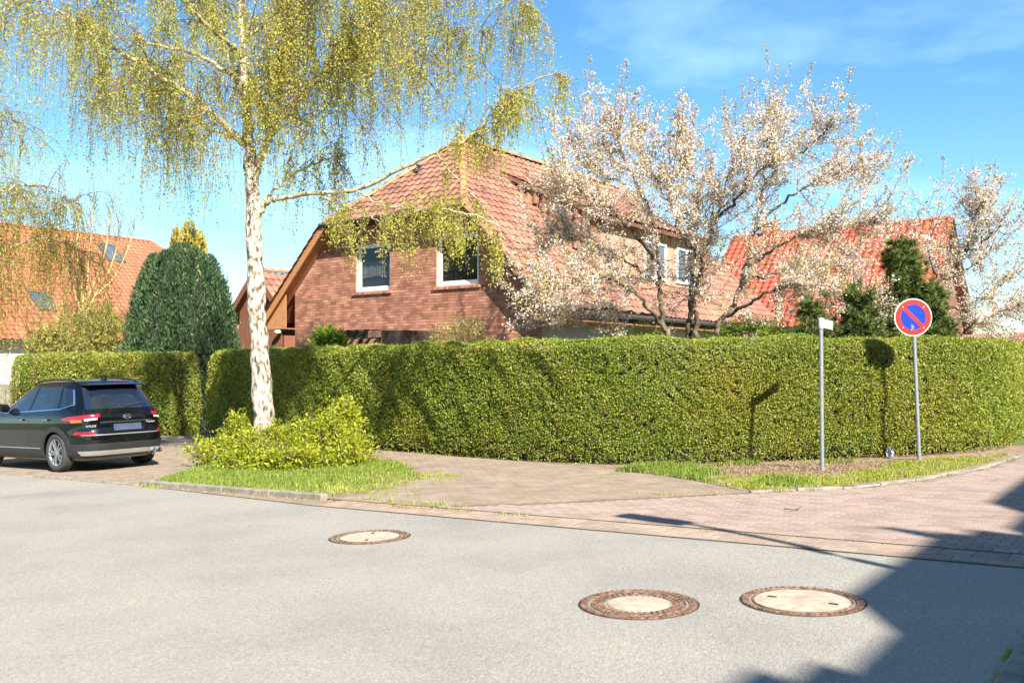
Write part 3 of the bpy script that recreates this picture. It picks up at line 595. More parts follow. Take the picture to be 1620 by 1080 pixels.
# dormer on the side slope
dm = MB(); ds = .45; dz0 = RZ - DT0; dzf = dz0 - ds * (DT1 - DT0)
slab(dm, [(DT0, DY0 - .15, dz0 + .02), (DT1, DY0 - .15, dzf + .02), (DT1, DY1 + .15, dzf + .02), (DT0, DY1 + .15, dz0 + .02)], .12)
dl = math.hypot(DT1 - DT0, dz0 - dzf); dv = np.array([-(DT1 - DT0) / dl, 0, (dz0 - dzf) / dl])
tiles += tile_field((DT1, DY0 - .15, dzf + .05), (0, 1, 0), dv, [(0, 0), (DY1 - DY0 + .3, 0), (DY1 - DY0 + .3, dl), (0, dl)], .3, .335)
dormer = dm.build('dormer', MT['tile_attr'], house)
for y0 in (DY0, DY1 - .15):
    MB().prism([(DT0 + .1, y0, RZ - DT0 - .1), (4.55, y0, RZ - 4.55 - .1), (4.55, y0, dz0 - ds * (4.55 - DT0) - .1)], (0, .15, 0)).build('cheek', MT['tile_attr'], dormer)
ck = []
for j in range(14):
    for i in range(16):
        x = DT0 + .4 + i * .3; z = 4.2 + j * .3
        if z > RZ - x + .1 and z < dz0 - ds * (x - DT0) - .2 and x < 4.4:
            M_ = np.eye(4); M_[:3, 0] = (1, 0, 0); M_[:3, 1] = (0, .06, 1); M_[:3, 2] = (0, -1, 0); M_[:3, 3] = (x, DY0 - .05, z); ck.append(M_)
tiles += ck
lay_tiles(house, roof, tiles, .3, .335, .045, MT['tile_obj'], MT['tile_attr'], 300)
zw0, zw1 = RZ - 4.6 - .05, dz0 - ds * (4.6 - DT0) - .1
MB().box(4.45, 4.6, DY0 + .15, DY1 - .15, zw0, zw1).build('front', MT['peach'], dormer)
for yc in (7.4, 9.7):
    m = MB(); m.box(4.602, 4.66, yc - .75, yc + .75, 4.45, 4.53).box(4.602, 4.66, yc - .75, yc + .75, 5.62, 5.7).box(4.602, 4.66, yc - .75, yc - .67, 4.53, 5.62).box(4.602, 4.66, yc + .67, yc + .75, 4.53, 5.62).box(4.602, 4.655, yc - .05, yc + .05, 4.53, 5.62)
    dw = m.build('dormer_window', MT['white'], dormer)
    MB().box(4.612, 4.62, yc - .67, yc + .67, 4.53, 5.62).build('pane', glassmat('dormer_glass', (.10, .12, .14), .15), dw)
rt = mat('ridge_tile', [(.36, .14, .08), (.50, .23, .11)], 3, .65, dirt=(.5, .34, .10, .5), dscale=1.5)
ridge_tiles(roof, (0, RY0, RZ + .07), (0, RY1, RZ + .07), .12, rt)
for s in (-1, 1):
    ridge_tiles(roof, (s * HW, FY, HE + .05), (0, RY0, RZ + .06), .125, rt, name='hip_tile')
    # verge: barge board, verge tiles and boarded soffit on the gable rake
    p0, p1 = np.array((s * HW, FY - .02, HE - .02)), np.array((s * (EX + .02), FY - .02, RZ - EX - .02))
    MB().beam(p0 + [0, 0, -.05], p1 + [0, 0, -.05], .05, .24, (s, 0, 1)).build('barge_board', MT['wood'], house)
    ridge_tiles(roof, p1 + [0, .06, .09], p0 + [0, .06, .09], .085, rt, .34, 'verge_tile')
    for i in range(4):
        y = FY + .05 + i * .115
        MB().beam(p0 + [0, y - FY + .04, -.15], p1 + [0, y - FY + .04, -.15], .105, .02, (s, 0, 1)).build('soffit_plank', MT['wood'], house, bevel=.004)
    # boarded eave box at the foot of the rake
    xw = abs(WL) if s < 0 else WR
    m = MB(); ft = (EX - .05)
    for i in range(7):
        a = xw + .02 + (ft - xw - .04) * i / 7; b = a + (ft - xw - .04) / 7 - .008
        MB().prism([(s * a, FY + .09, RZ - EX - .28), (s * b, FY + .09, RZ - EX - .28), (s * b, FY + .09, RZ - b - .2), (s * a, FY + .09, RZ - a - .2)], (0, .025, 0)).build('eave_board', MT['wood'], house)
    MB().box(min(s * xw, s * ft), max(s * xw, s * ft), FY + .06, 16, RZ - EX - .31, RZ - EX - .285).build('eave_soffit', MT['wood'], house)
    t = Tubes(); t.add(curve([(s * (EX + .06), FY - .05, RZ - EX - .08), (s * (EX + .06), BY, RZ - EX - .08)], 3), .07, 8); link('gutter', t.mesh('gutter'), house, MT['gutterm'])
t = Tubes(); t.add(curve([(-HW - .1, FY - .07, HE - .03), (HW + .1, FY - .07, HE - .03)], 3), .065, 8); link('gutter', t.mesh('gutter'), house, MT['gutterm'])
MB().box(-HW + .1, HW - .1, FY + .02, .02, HE - .13, HE - .10).build('front_soffit', MT['darkwood'], house)
m = MB(); m.lathe([(.06, 0), (.06, .28), (.11, .28), (.11, .34), (.02, .38)], k=12, c=(-.45, 1.35, 7.55)); m.build('vent_pipe', MT['lead'], roof, smooth=True)

def simple_house(name, loc, rz, label, hw, y0, y1, zr, ze, og, oe, wallm, gablem, mo, ma, rm_, halfhip=0, tw=.3, tl=.34, th=.05, limit=300, backtiles=True, wall_in=.45):
    """gabled house, ridge along local y"""
    h = empty(name, loc, rz, label, 'house'); sl_ = (zr - ze) / hw; wx = hw - wall_in
    zt = lambda x: zr - sl_ * abs(x)
    MB().box(-wx, -wx + .3, y0 + og, y1 - og, -2.5, zt(wx) - .12).box(wx - .3, wx, y0 + og, y1 - og, -2.5, zt(wx) - .12).build('wall', wallm, h)
    hh = min(zr - .15, zr - .15 - halfhip); xh = (zr - hh - .0) / sl_ if halfhip else 0
    for yy in (y0 + og, y1 - og - .25):
        pts = [(-wx + .002, yy, -2.5), (wx - .002, yy, -2.5), (wx - .002, yy, zt(wx) - .14)] + ([(xh, yy, zt(xh) - .14), (-xh, yy, zt(xh) - .14)] if halfhip else [(0, yy, zr - .14)]) + [(-wx + .002, yy, zt(wx) - .14)]
        MB().prism(pts, (0, .25, 0)).build('gable_wall', gablem, h)
    m = MB(); xh = halfhip / sl_; run = halfhip * .95
    rs = [(0, y0 + run, zr), (xh, y0, zr - halfhip), (hw, y0, ze), (hw, y1, ze), (xh, y1, zr - halfhip), (0, y1 - run, zr)] if halfhip else [(0, y0, zr), (hw, y0, ze), (hw, y1, ze), (0, y1, zr)]
    slab(m, rs); slab(m, [(-x, y, z) for x, y, z in rs][::-1])
    if halfhip: slab(m, [(0, y0 + run, zr), (-xh, y0, zr - halfhip), (xh, y0, zr - halfhip)]); slab(m, [(0, y1 - run, zr), (xh, y1, zr - halfhip), (-xh, y1, zr - halfhip)])
    rf = m.build('roof', ma, h); ln = math.hypot(hw, zr - ze); u = np.array([-hw / ln, 0, (zr - ze) / ln]); ts = []
    poly = [(y, math.hypot(hw - x, z - ze)) for x, y, z in rs]
    ts += tile_field((hw, 0, ze + .03), (0, 1, 0), u, poly, tw, tl)
    ts += tile_field((-hw, 0, ze + .03), (0, -1, 0), u * [-1, 1, 1], [(-a, b) for a, b in poly], tw, tl)
    if halfhip:
        L2 = math.hypot(run, halfhip)
        ts += tile_field((0, y0, zr - halfhip + .02), (1, 0, 0), (0, run / L2, halfhip / L2), [(-xh, 0), (xh, 0), (0, L2)], tw, tl)
        ts += tile_field((0, y1, zr - halfhip + .02), (-1, 0, 0), (0, -run / L2, halfhip / L2), [(-xh, 0), (xh, 0), (0, L2)], tw, tl)
    lay_tiles(h, rf, ts, tw, tl, th, mo, ma, limit)
    ridge_tiles(rf, (0, y0 + run if halfhip else y0, zr + .06), (0, y1 - run if halfhip else y1, zr + .06), .12, rm_)
    if halfhip:
        for s in (-1, 1):
            ridge_tiles(rf, (s * xh, y0, zr - halfhip + .05), (0, y0 + run, zr + .05), .12, rm_, name='hip_tile'); ridge_tiles(rf, (s * xh, y1, zr - halfhip + .05), (0, y1 - run, zr + .05), .12, rm_, name='hip_tile')
    for yy in (y0 - .02, y1 + .02):
        for s in (-1, 1): MB().beam((s * xh, yy, zr - halfhip - .08), (s * hw, yy, ze - .08), .04, .22, (s, 0, 1)).build('barge_board', MT['brownwood'], h)
    for s in (-1, 1):
        t = Tubes(); t.add([(s * (hw + .06), y0, ze - .06), (s * (hw + .06), (y0 + y1) / 2, ze - .06), (s * (hw + .06), y1, ze - .06)], .07, 8); link('gutter', t.mesh('gutter'), h, MT['gutterm'])
    return h, rf
# ---- timber garage beside the house
gar, grf = simple_house('timber_garage', (*P(413, 520, 34)[:2], 0), TH, 'brown timber garage with small tiled gable roof tucked behind the birch trunk', 1.75, -.3, 7.5, 5.1, 3.3, .3, 0, MT['brownwood'], MT['brownwood'], MT['tile_obj'], MT['tile_attr'], rt, limit=200)
for i in range(10):
    x = -1.22 + i * .245
    MB().box(x, x + .225, -.03, -.004, -1, 5.1 - abs(x + .11) * 1.03 - .3).build('board', MT['brownwood'], gar)
m = MB(); m.lathe([(.01, 0), (.13, .02), (.12, .10), (.03, .14)], k=12, c=(1.2, -.2, 2.75)); m.build('wall_lamp', MT['white'], gar, smooth=True)
# ---- orange-roofed house at the left
lx, ly = -26.8 - .595 * 3, 48 - .804 * 3
lh, lrf = simple_house('orange_roof_house', (lx, ly, .4), TH, 'white house with wide bright orange tile roof and roof windows behind the round evergreen', 8.0, -6, 13.2, 8.6, 2.35, .5, 0, MT['render'], MT['render'], MT['otile_obj'], MT['otile_attr'], mat('orange_ridge', [(.36, .105, .05), (.42, .13, .065)], 2, .6), halfhip=1.6, limit=300)
def skylight(y, v, wd, hg):
    hw, zr, ze = 8.0, 8.6, 2.35; ln = math.hypot(hw, zr - ze); u = Vector((-hw / ln, 0, (zr - ze) / ln)); e = Vector((0, 1, 0)); n = e.cross(u)
    M_ = Matrix(((e.x, u.x, n.x, 0), (e.y, u.y, n.y, y), (e.z, u.z, n.z, 0), (0, 0, 0, 1))); M_.translation = Vector((hw, y, ze)) + u * v + n * .06
    f = .09; m = MB(); m.box(-wd / 2, -wd / 2 + f, 0, hg, 0, .13).box(wd / 2 - f, wd / 2, 0, hg, 0, .13).box(-wd / 2 + f, wd / 2 - f, 0, f, 0, .13).box(-wd / 2 + f, wd / 2 - f, hg - f, hg, 0, .13)
    o = m.build('roof_window', MT['lead'], lrf); o.matrix_local = M_
    MB().box(-wd / 2 + f, wd / 2 - f, f, hg - f, .06, .07).build('pane', glassmat('roof_window_glass', (.08, .11, .14), .1), o)
skylight(2.4, 2.3, .95, 1.5); skylight(8.25, 7.4, .95, 1.7)
# ---- red-roofed house at the right: ridge along A
ax, ay = 19.9, 42.0
rh, rrf = simple_house('red_roof_house', (ax, ay, float(G(ax, ay)) + .3), TH + R(90), 'house with glossy red-orange tile roof behind the pine and blossom trees', 5.2, -10.5 + 10.3, 10.3, 7.9, 2.9, .35, 0, MT['brickwall'], MT['brownwood'], MT['rtile_obj'], MT['rtile_attr'], mat('red_ridge', [(.55, .10, .04), (.62, .14, .06)], 2, .4), limit=300, tw=.33, tl=.36, th=.065)
m = MB(); m.box(-.3, .3, 8.0, 8.6, 7.1, 8.45).box(-.36, .36, 7.94, 8.66, 8.452, 8.53); m.build('chimney', mat('red_chimney', [(.30, .05, .03), (.4, .08, .05)], 6, .7), rrf)
# ---- far roof at the right edge
fx, fy = P(1640, 545, 75)[:2]
simple_house('far_house', (fx, fy, float(G(fx, fy)) + .2), TH + R(80), 'distant low house with brown roof just above the hedge end', 5, -6, 6, 3.55, 1.2, .3, 0, MT['render'], MT['render'], MT['tile_obj'], MT['tile_attr'], rt, limit=60)
# ---- terrace behind the viewer whose stepped ridge throws the big shadow
ter = empty('terraced_house', (*AB(9, 0), .1), TH, 'terraced house beside the viewer throwing the stepped roof shadow', 'house')
sa_, sb_, te_ = SX * .804 - SY * .595, SX * .595 + SY * .804, math.tan(SUN_EL)
def ridge_at(a, b):                                         # ridge point at a = 9 that throws its shadow to (a, b)
    k = (9 - a) / sa_; return b + k * sb_, k * te_ + float(G(*AB(a, b))) - .1
edge = [(-1.85, 4.0, 4.6), (-1.42, 4.85, 6.0), (-1.9, 6.4, 9.1), (-1.4, 9.5, 10.7), (-1.82, 11.2, 30)]
for i_, (a_, s0, s1) in enumerate(edge):
    b0, z = ridge_at(a_, s0); b1 = ridge_at(a_, s1)[0]; b0 = -16 if i_ == 0 else b0; sl_ = 1.36
    m = MB(); m.prism([(0, b0, z), (4.4, b0, z - 4.4 * sl_), (4.4, b0, z - 4.4 * sl_ - .15), (0, b0, z - .2), (-4.4, b0, z - 4.4 * sl_ - .15), (-4.4, b0, z - 4.4 * sl_)], (0, b1 - b0, 0)); m.build('roof', MT['tile_attr'], ter)
    MB().prism([(-4, b0 + .1, -.3), (4, b0 + .1, -.3), (4, b0 + .1, z - 4 * sl_ - .15), (0, b0 + .1, z - .2), (-4, b0 + .1, z - 4 * sl_ - .15)], (0, b1 - b0 - .2 if i_ == 4 else b1 - b0 + .3, 0)).build('wall', MT['brickwall'], ter)
ab_, az_ = ridge_at(-2.35, 9.1)
t = Tubes(); t.add([(0, ab_, az_ - .9), (0, ab_, az_ - .4), (0, ab_, az_)], [.14, .12, .07], 6); t.add([(-.35, ab_, az_ - .05), (0, ab_, az_ - .05), (.35, ab_, az_ - .05)], .02, 6); link('aerial', t.mesh('aerial'), ter, MT['steel'])

# ------------------------------------------------------------------ signs, lamp, pergola
def tube_part(name, p, q, r, m, parent, k=14):
    t = Tubes(); t.add([p, (np.array(p) + np.array(q)) / 2, q], r, k); return link(name, t.mesh(name), parent, m)
b0 = gp(1301, 747); d0 = b0[1]
e = empty('street_name_post', b0, 0, 'grey metal post with a blank-backed street name plate seen almost edge-on', 'street sign')
tube_part('post', (0, 0, -.1), (-.02, 0, P(0, 519, d0)[2] - b0[2]), .03, MT['steel'], e)
zt = P(0, 503, d0)[2] - b0[2]
m = MB(); m.lathe([(.036, zt - .16), (.04, zt - .15), (.04, zt), (.0, zt + .008)], k=14, c=(-.02, 0, 0)); m.build('bracket', MT['plate_back'], e, smooth=True)
m = MB(); m.prism([(.02, 0, zt - .15), (.02, 0, zt - .015), (.27, .36, zt - .03), (.27, .36, zt - .165)], (.012, -.004, 0)); m.build('name_plate', MT['plate_back'], e)
b0 = gp(1455, 731); d0 = b0[1]; cz = P(1443, 502, d0); dx = cz[0] - b0[0]
e = empty('no_parking_sign', b0, 0, 'round blue no-parking sign with red ring and diagonal on a leaning grey post', 'traffic sign')
zc = cz[2] - b0[2]; tube_part('post', (0, 0, -.1), (dx * .9, 0, zc + .2), .03, MT['steel'], e)
rr = .30
def disc(name, r0, r1, y, mm, k=48, c=(dx, 0, zc)):
    m = MB(); V = []; 
    for i in range(k):
        t = 2 * math.pi * i / k; V += [(c[0] + r0 * math.cos(t), c[1] + y, c[2] + r0 * math.sin(t)), (c[0] + r1 * math.cos(t), c[1] + y, c[2] + r1 * math.sin(t))]
    m.poly(V, [[2 * i, 2 * ((i + 1) % k), 2 * ((i + 1) % k) + 1, 2 * i + 1] for i in range(k)]); return m.build(name, mm, e)
m = MB(); m.lathe([(.001, -.04), (rr, -.04), (rr, -.036), (.001, -.036)], 'y', 48, (dx, 0, zc)); m.build('sign_plate', MT['sign_white'], e)
disc('blue_field', .001, .205, -.0425, MT['sign_blue']); disc('red_ring', .205, .285, -.0435, MT['sign_red'])
a = .215; ww = .027; d1 = np.array((.7071, 0, -.7071)); d2 = np.array((.7071, 0, .7071)); cc = np.array((dx, -.0445, zc))
MB().poly([cc - d1 * a - d2 * ww, cc + d1 * a - d2 * ww, cc + d1 * a + d2 * ww, cc - d1 * a + d2 * ww], [[0, 1, 2, 3]]).build('diagonal_bar', MT['sign_red'], e)
for s1 in (-1, 1):
    for s2 in (-1, 1):
        m = MB(); m.lathe([(.001, -.0005), (.009, 0), (.009, .003)], 'y', 8, (dx + s1 * .165, -.0465, zc + s2 * .165)); m.build('rivet', MT['sign_white'], e)
m = MB()
for i in range(9):
    t = R(-90 + rng.normal(0, 25)); r_ = .05 + .05 * random.random(); p = cc + np.array((-.01 + rng.normal(0, .012), -.0008, -.185 + rng.normal(0, .012))); q = p + np.array((math.cos(t) * r_ * .4, 0, -math.sin(t) * r_ * .8))
    m.poly([p + [-.004, 0, 0], p + [.004, 0, 0], q], [[0, 1, 2]])
m.build('scratches', plain('scratch', (.45, .36, .28), .6), e)
# street lamp out of the frame: its shadow lies on the pavers
lb = np.array([2.29, 8.45]) + np.array([SX, SY]) * 5.5 / math.tan(SUN_EL); lz = float(G(*lb))
e = empty('street_lamp', (lb[0], lb[1], lz), 0, 'street lamp beside the viewer whose thin shadow crosses the kerb', 'street lamp')
t = Tubes(); t.add(curve([(0, 0, -.1), (0, 0, 3), (0, 0, 5.1), (-.12, .16, 5.45), (-.45, .6, 5.55)], 8), np.linspace(.065, .035, 33), 10); link('pole', t.mesh('pole'), e, MT['steel'])
m = MB(); m.beam((-.42, .56, 5.54), (-.95, 1.2, 5.58), .28, .12); m.build('lamp_head', MT['lead'], e, bevel=.03)
# garden shelter in front of the gable
def hl_(x, y): # house-local to world
    p = np.array(house.matrix_basis) @ np.array([x, y, 0, 1]); return p[:2]
px_, py_ = hl_(-.55, -1.6)
e = empty('garden_shelter', (px_, py_, float(G(px_, py_))), TH, 'dark brown timber garden shelter roof just above the hedge by the gable', 'shelter')
zb = 3.0
m = MB(); m.box(-1.35, .95, -.1, -.02, zb - .16, zb).box(-1.35, .95, 1.3, 1.38, zb - .16, zb); m.build('beam', MT['darkwood'], e)
m = MB(); m.box(.95, 1.45, -.12, -.03, zb - .18, zb + .01); m.build('end_board', mat('bare_board', [(.28, .15, .09), (.36, .2, .13)], 5, .7), e)
MB().box(1.46, 2.3, -.1, 1.4, zb - .5, zb - .0).build('side_screen', MT['darkwood'], e)
for i in range(7): MB().box(-1.3 + i * .36, -1.2 + i * .36, -.2, 1.5, zb + .002, zb + .05).build('rafter', MT['darkwood'], e)
for x in (-.85, 1.3):
    for y in (-.06, 1.34): MB().box(x - .05, x + .05, y - .05, y + .05, -.2, zb - .16).build('post', MT['darkwood'], e)
MB().beam((-1.3, -.06, zb - .18), (-.85, -.06, zb - .62), .07, .07).build('brace', MT['darkwood'], e)
# small things on the ground
t = Tubes(); c0 = gp(1240, 811); t.add(curve([c0 + [0, 0, .05], gp(1252, 813) + [0, 0, .052], gp(1262, 812) + [0, 0, .055], gp(1268, 809) + [0, 0, .06]], 4), .006, 5)
tag(link('fallen_twig', t.mesh('fallen_twig'), m=MT['twig']), 'small dark fallen twig lying on the pink pavers', 'twig')
c0 = gp(1412, 728); m = MB(); V = []
for i in range(7):
    for j in range(5): V.append((c0[0] - .06 + .02 * i + rng.normal(0, .008), c0[1] + .1 + rng.normal(0, .02), c0[2] + .06 + .03 * j + rng.normal(0, .006)))
m.poly(V, [[i * 5 + j, (i + 1) * 5 + j, (i + 1) * 5 + j + 1, i * 5 + j + 1] for i in range(6) for j in range(4)])
tag(m.build('litter_bag', plain('grey_blue_plastic', (.35, .42, .55), .4)), 'crumpled grey-blue litter caught at the hedge foot', 'litter')
# ------------------------------------------------------------------ hedges
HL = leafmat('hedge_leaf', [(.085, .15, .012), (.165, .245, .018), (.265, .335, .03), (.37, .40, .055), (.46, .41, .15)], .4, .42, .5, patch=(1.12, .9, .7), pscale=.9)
HT = leafmat('hedge_twig', [(.16, .10, .055), (.33, .23, .13), (.42, .32, .2)], 0, .8)
def hedge(name, label, path, thick, top, round_ends=(True, True), dens=8200):
    p = curve(np.array(path, float), 10); seg = np.linalg.norm(np.diff(p, axis=0), axis=1); s = np.concatenate([[0], np.cumsum(seg)]); Ls = s[-1]
    tan = unit(np.gradient(p, axis=0)); nor = np.stack([tan[:, 1], -tan[:, 0]], 1)   # outward (to the street) when the path runs left to right
    if (nor[0] @ p[0]) > 0: nor = -nor
    e = empty(name, (p[0][0], p[0][1], float(G(*p[0]))), 0, label, 'hedge', 'clipped hedges along the plot'); o0 = np.array(e.location)
    rd = .16                                                   # rounding of the top edges
    def frame(t):
        x = np.interp(t, s, p[:, 0]); y = np.interp(t, s, p[:, 1]); nx_ = np.interp(t, s, nor[:, 0]); ny_ = np.interp(t, s, nor[:, 1]); return np.stack([x, y], -1), unit(np.stack([nx_, ny_], -1))
    # sample surface: 0 front, 1 top, 2 back, 3 ends
    C_, Nn, D_ = [], [], []
    def drop(t): q1 = np.clip(1 - np.minimum(t, Ls - t) / .55, 0, 1); return .6 * (1 - np.sqrt(1 - q1 ** 2 + 1e-9))
    def put(c, n): C_.append(c); Nn.append(n)
    def thin(d): return np.clip((15.5 / d) ** 2, .12, 1)
    def front(n, sgn):
        t = rng.random(n) * Ls; c, nn = frame(t); d = np.linalg.norm(c, axis=1); k = rng.random(n) < thin(d); t, c, nn = t[k], c[k], nn[k]; n = len(t)
        zb = G(c[:, 0], c[:, 1]); v = rng.random(n); gz = np.sin(t * 11 + 3 * np.sin(v * 15 + t)) * np.sin(v * 29 + 2.5 * np.sin(t * 5.3)) + .5 * np.sin(t * 23 + 4 * np.sin(v * 21)); keep = (rng.random(n) < np.clip(.12 + v * 4.5, 0, 1)) & ((gz < .75) | (rng.random(n) < .3)); c, nn, v, zb, t = c[keep], nn[keep], v[keep], zb[keep], t[keep]; n = len(t)
        tp = top + .03 * np.sin(t * 2.3) + .02 * np.sin(t * 5.1 + 1) - drop(t); z = zb + .03 + v * (tp - zb - .03)
        bulge = .022 * np.sin(t * 1.1 + 1.5 * np.sin(z * 2 + t * .4)) + .016 * np.sin(t * 3.7 + 2 * np.sin(z * 3.3 + t * .9)) + .014 * np.sin(z * 8.1 + 2.2 * np.sin(t * 5.3)); rdn = np.clip((z - (tp - rd)) / rd, 0, 1); ins = rd * (1 - np.sqrt(np.maximum(1 - rdn ** 2, 0)))
        dep = -np.abs(rng.normal(0, .07, n)) + .03; off_ = (0 if sgn > 0 else -thick); xy = c + nn * ((off_ + sgn * (bulge + dep - ins))[:, None])
        put(np.column_stack([xy, z]), np.column_stack([nn * sgn, np.full(n, .15) + rdn]))
    def topf(n):
        t = rng.random(n) * Ls; c, nn = frame(t); d = np.linalg.norm(c, axis=1); k = rng.random(n) < thin(d); t, c, nn = t[k], c[k], nn[k]; n = len(t)
        wv = rd * .6 + rng.random(n) * (thick - rd * 1.2); z = top + .03 * np.sin(t * 2.3) + .02 * np.sin(t * 5.1 + 1) + .02 * np.sin(wv * 9 + t * 6) - np.abs(rng.normal(0, .04, n)) + .02 - drop(t)
        stray = rng.random(n) < .02; z[stray] += rng.random(stray.sum()) * .07
        put(np.column_stack([c - nn * wv[:, None], z]), np.column_stack([np.zeros((n, 2)), np.ones(n)]))
    def endf(t0, sgn, n):
        c, nn = frame(np.full(n, t0)); tt = np.interp(t0, s, tan[:, 0]), np.interp(t0, s, tan[:, 1]); tt = np.array(tt) * sgn
        wv = rng.random(n) * thick; zb = G(c[:, 0], c[:, 1]); z = zb + rng.random(n) * (top - zb); r_ = np.clip((z - (top - .9)) / .75, 0, 1); ins = .5 * (1 - np.sqrt(1 - r_ ** 2 + 1e-9)); sd = (abs(wv / thick - .5) * 2) ** 3 * .2
        xy = c - nn * wv[:, None] + tt[None] * (rng.normal(0, .04, n) - ins - sd + .1)[:, None]; put(np.column_stack([xy, z]), np.column_stack([np.tile(tt, (n, 1)), r_]))
    dmin = np.linalg.norm(p, axis=1).min(); A_ = Ls * (top + .3)
    front(int(dens * A_), 1); topf(int(dens * .8 * Ls * thick)); front(int(dens * .25 * A_), -1)
    sc_ = float(thin(np.linalg.norm(p[-1]))); endf(Ls, 1, int(dens * sc_ * thick * 2)); sc_ = float(thin(np.linalg.norm(p[0]))); endf(0, -1, int(dens * sc_ * thick * 2))
    c = np.vstack(C_); n = np.vstack(Nn); d = np.linalg.norm(c[:, :2], axis=1); size = np.clip(d / 15.5, .9, 2.4)
    # rounded ends: drop leaves above the shoulder near either end
    ti = np.array([]); c = c - o0; N_ = len(c); sz = size * (.75 + .5 * rng.random(N_)); isl = rng.random(N_) < .87
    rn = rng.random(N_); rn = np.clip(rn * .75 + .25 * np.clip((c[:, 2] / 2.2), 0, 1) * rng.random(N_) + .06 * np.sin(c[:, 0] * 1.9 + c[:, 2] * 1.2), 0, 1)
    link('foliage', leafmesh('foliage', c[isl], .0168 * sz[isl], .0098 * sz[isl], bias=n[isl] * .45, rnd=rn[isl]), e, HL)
    link('twigs', leafmesh('twigs', c[~isl] - n[~isl] * .03, .045 * sz[~isl], .0035 * sz[~isl], bias=n[~isl]), e, HT)
    # solid core in place of inner twigs, added dark to block light
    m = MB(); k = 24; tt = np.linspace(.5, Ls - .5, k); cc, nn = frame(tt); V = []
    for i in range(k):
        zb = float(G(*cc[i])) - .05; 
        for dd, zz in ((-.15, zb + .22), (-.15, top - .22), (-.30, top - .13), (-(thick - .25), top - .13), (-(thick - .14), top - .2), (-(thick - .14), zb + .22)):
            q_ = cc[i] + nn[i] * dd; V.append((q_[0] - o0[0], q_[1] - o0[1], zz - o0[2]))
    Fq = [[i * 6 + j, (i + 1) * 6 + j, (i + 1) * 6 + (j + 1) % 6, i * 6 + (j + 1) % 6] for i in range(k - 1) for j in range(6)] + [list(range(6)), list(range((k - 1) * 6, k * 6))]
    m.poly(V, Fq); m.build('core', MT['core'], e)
    t_ = Tubes()
    for i in range(int(Ls * 7)):
        tq = rng.random() * Ls; q_, nn = frame(np.array([tq])); q_ = q_[0] - nn[0] * (.06 + .3 * rng.random()); zb = float(G(*q_)); a = np.array([q_[0], q_[1], zb]) - o0
        t_.add([a, a + [rng.normal(0, .03), rng.normal(0, .03), .35], a + [rng.normal(0, .08), rng.normal(0, .08), .75]], [.016, .012, .007], 4)
    tag(link('stems', t_.mesh('stems'), e, MT['twig']), kind='stuff'); return e
H1 = [(-9.3, 28.0), (-6.5, 24.7), (-3.1, 20.55), (-.6, 17.55), (1.2, 15.75), (2.6, 15.2), (4.3, 15.1), (6.2, 15.25), (8.0, 15.75), (9.2, 16.9), (10.6, 18.9), (15, 25)]
hedge('hedge', 'long clipped green hedge running round the corner behind both sign posts', H1, 1.15, 2.02)
H2 = [(-19.8, 36.2), (-15.5, 32.6), (-12.9, 30.6), (-10.75, 29.0)]
hedge('hedge', 'shorter clipped hedge with rounded ends behind the parked black car', H2, 1.1, 2.0)

# ------------------------------------------------------------------ trees
class Foliage:
    def __init__(s): s.c = []; s.d = []; s.r = []; s.s = []
    def add(s, c, d, r=None, size=None):
        s.c.append(c); s.d.append(d); s.r.append(rng.random(len(c)) if r is None else r); s.s.append(np.ones(len(c)) if size is None else size)
    def mesh(s, name, hl, hw, o0=np.zeros(3), fold=.25):
        c = np.vstack(s.c) - o0; sz = np.concatenate(s.s); return leafmesh(name, c, hl * sz, hw * sz, dirs=np.vstack(s.d), rnd=np.concatenate(s.r), fold=fold)
def along(pts, t):
    pts = np.asarray(pts); u = np.linspace(0, 1, len(pts)); return np.stack([np.interp(t, u, pts[:, i]) for i in range(3)], -1)
BL = leafmat('birch_leaf', [(.36, .37, .05), (.50, .49, .08), (.64, .58, .13), (.70, .60, .2)], .6, .5)
def hang(tw, fo, p, out, Ln, nl, wind=np.zeros(3), spread=.042, thick=.0055):
    t = np.linspace(0, 1, 7); sway = rng.normal(0, .04, 3)
    pts = p + out[None] * (1 - np.exp(-3 * t))[:, None] * Ln * .32 + np.array([0, 0, -1.]) * (Ln * t ** 1.35)[:, None] + (sway + wind)[None] * (t ** 2)[:, None] * Ln + rng.normal(0, .012, (7, 3)) * t[:, None]
    tw.add(pts, thick * (1.15 - t), 3)
    tl = .08 + .92 * rng.random(nl) ** .85; c = along(pts, tl) + rng.normal(0, spread, (nl, 3)); d = rand_dirs(nl) * .8 + [0, 0, -.8]
    fo.add(c, d, np.clip(rng.random(nl) * .85 + .1 * rng.random(), 0, 1), .7 + .6 * rng.random(nl))
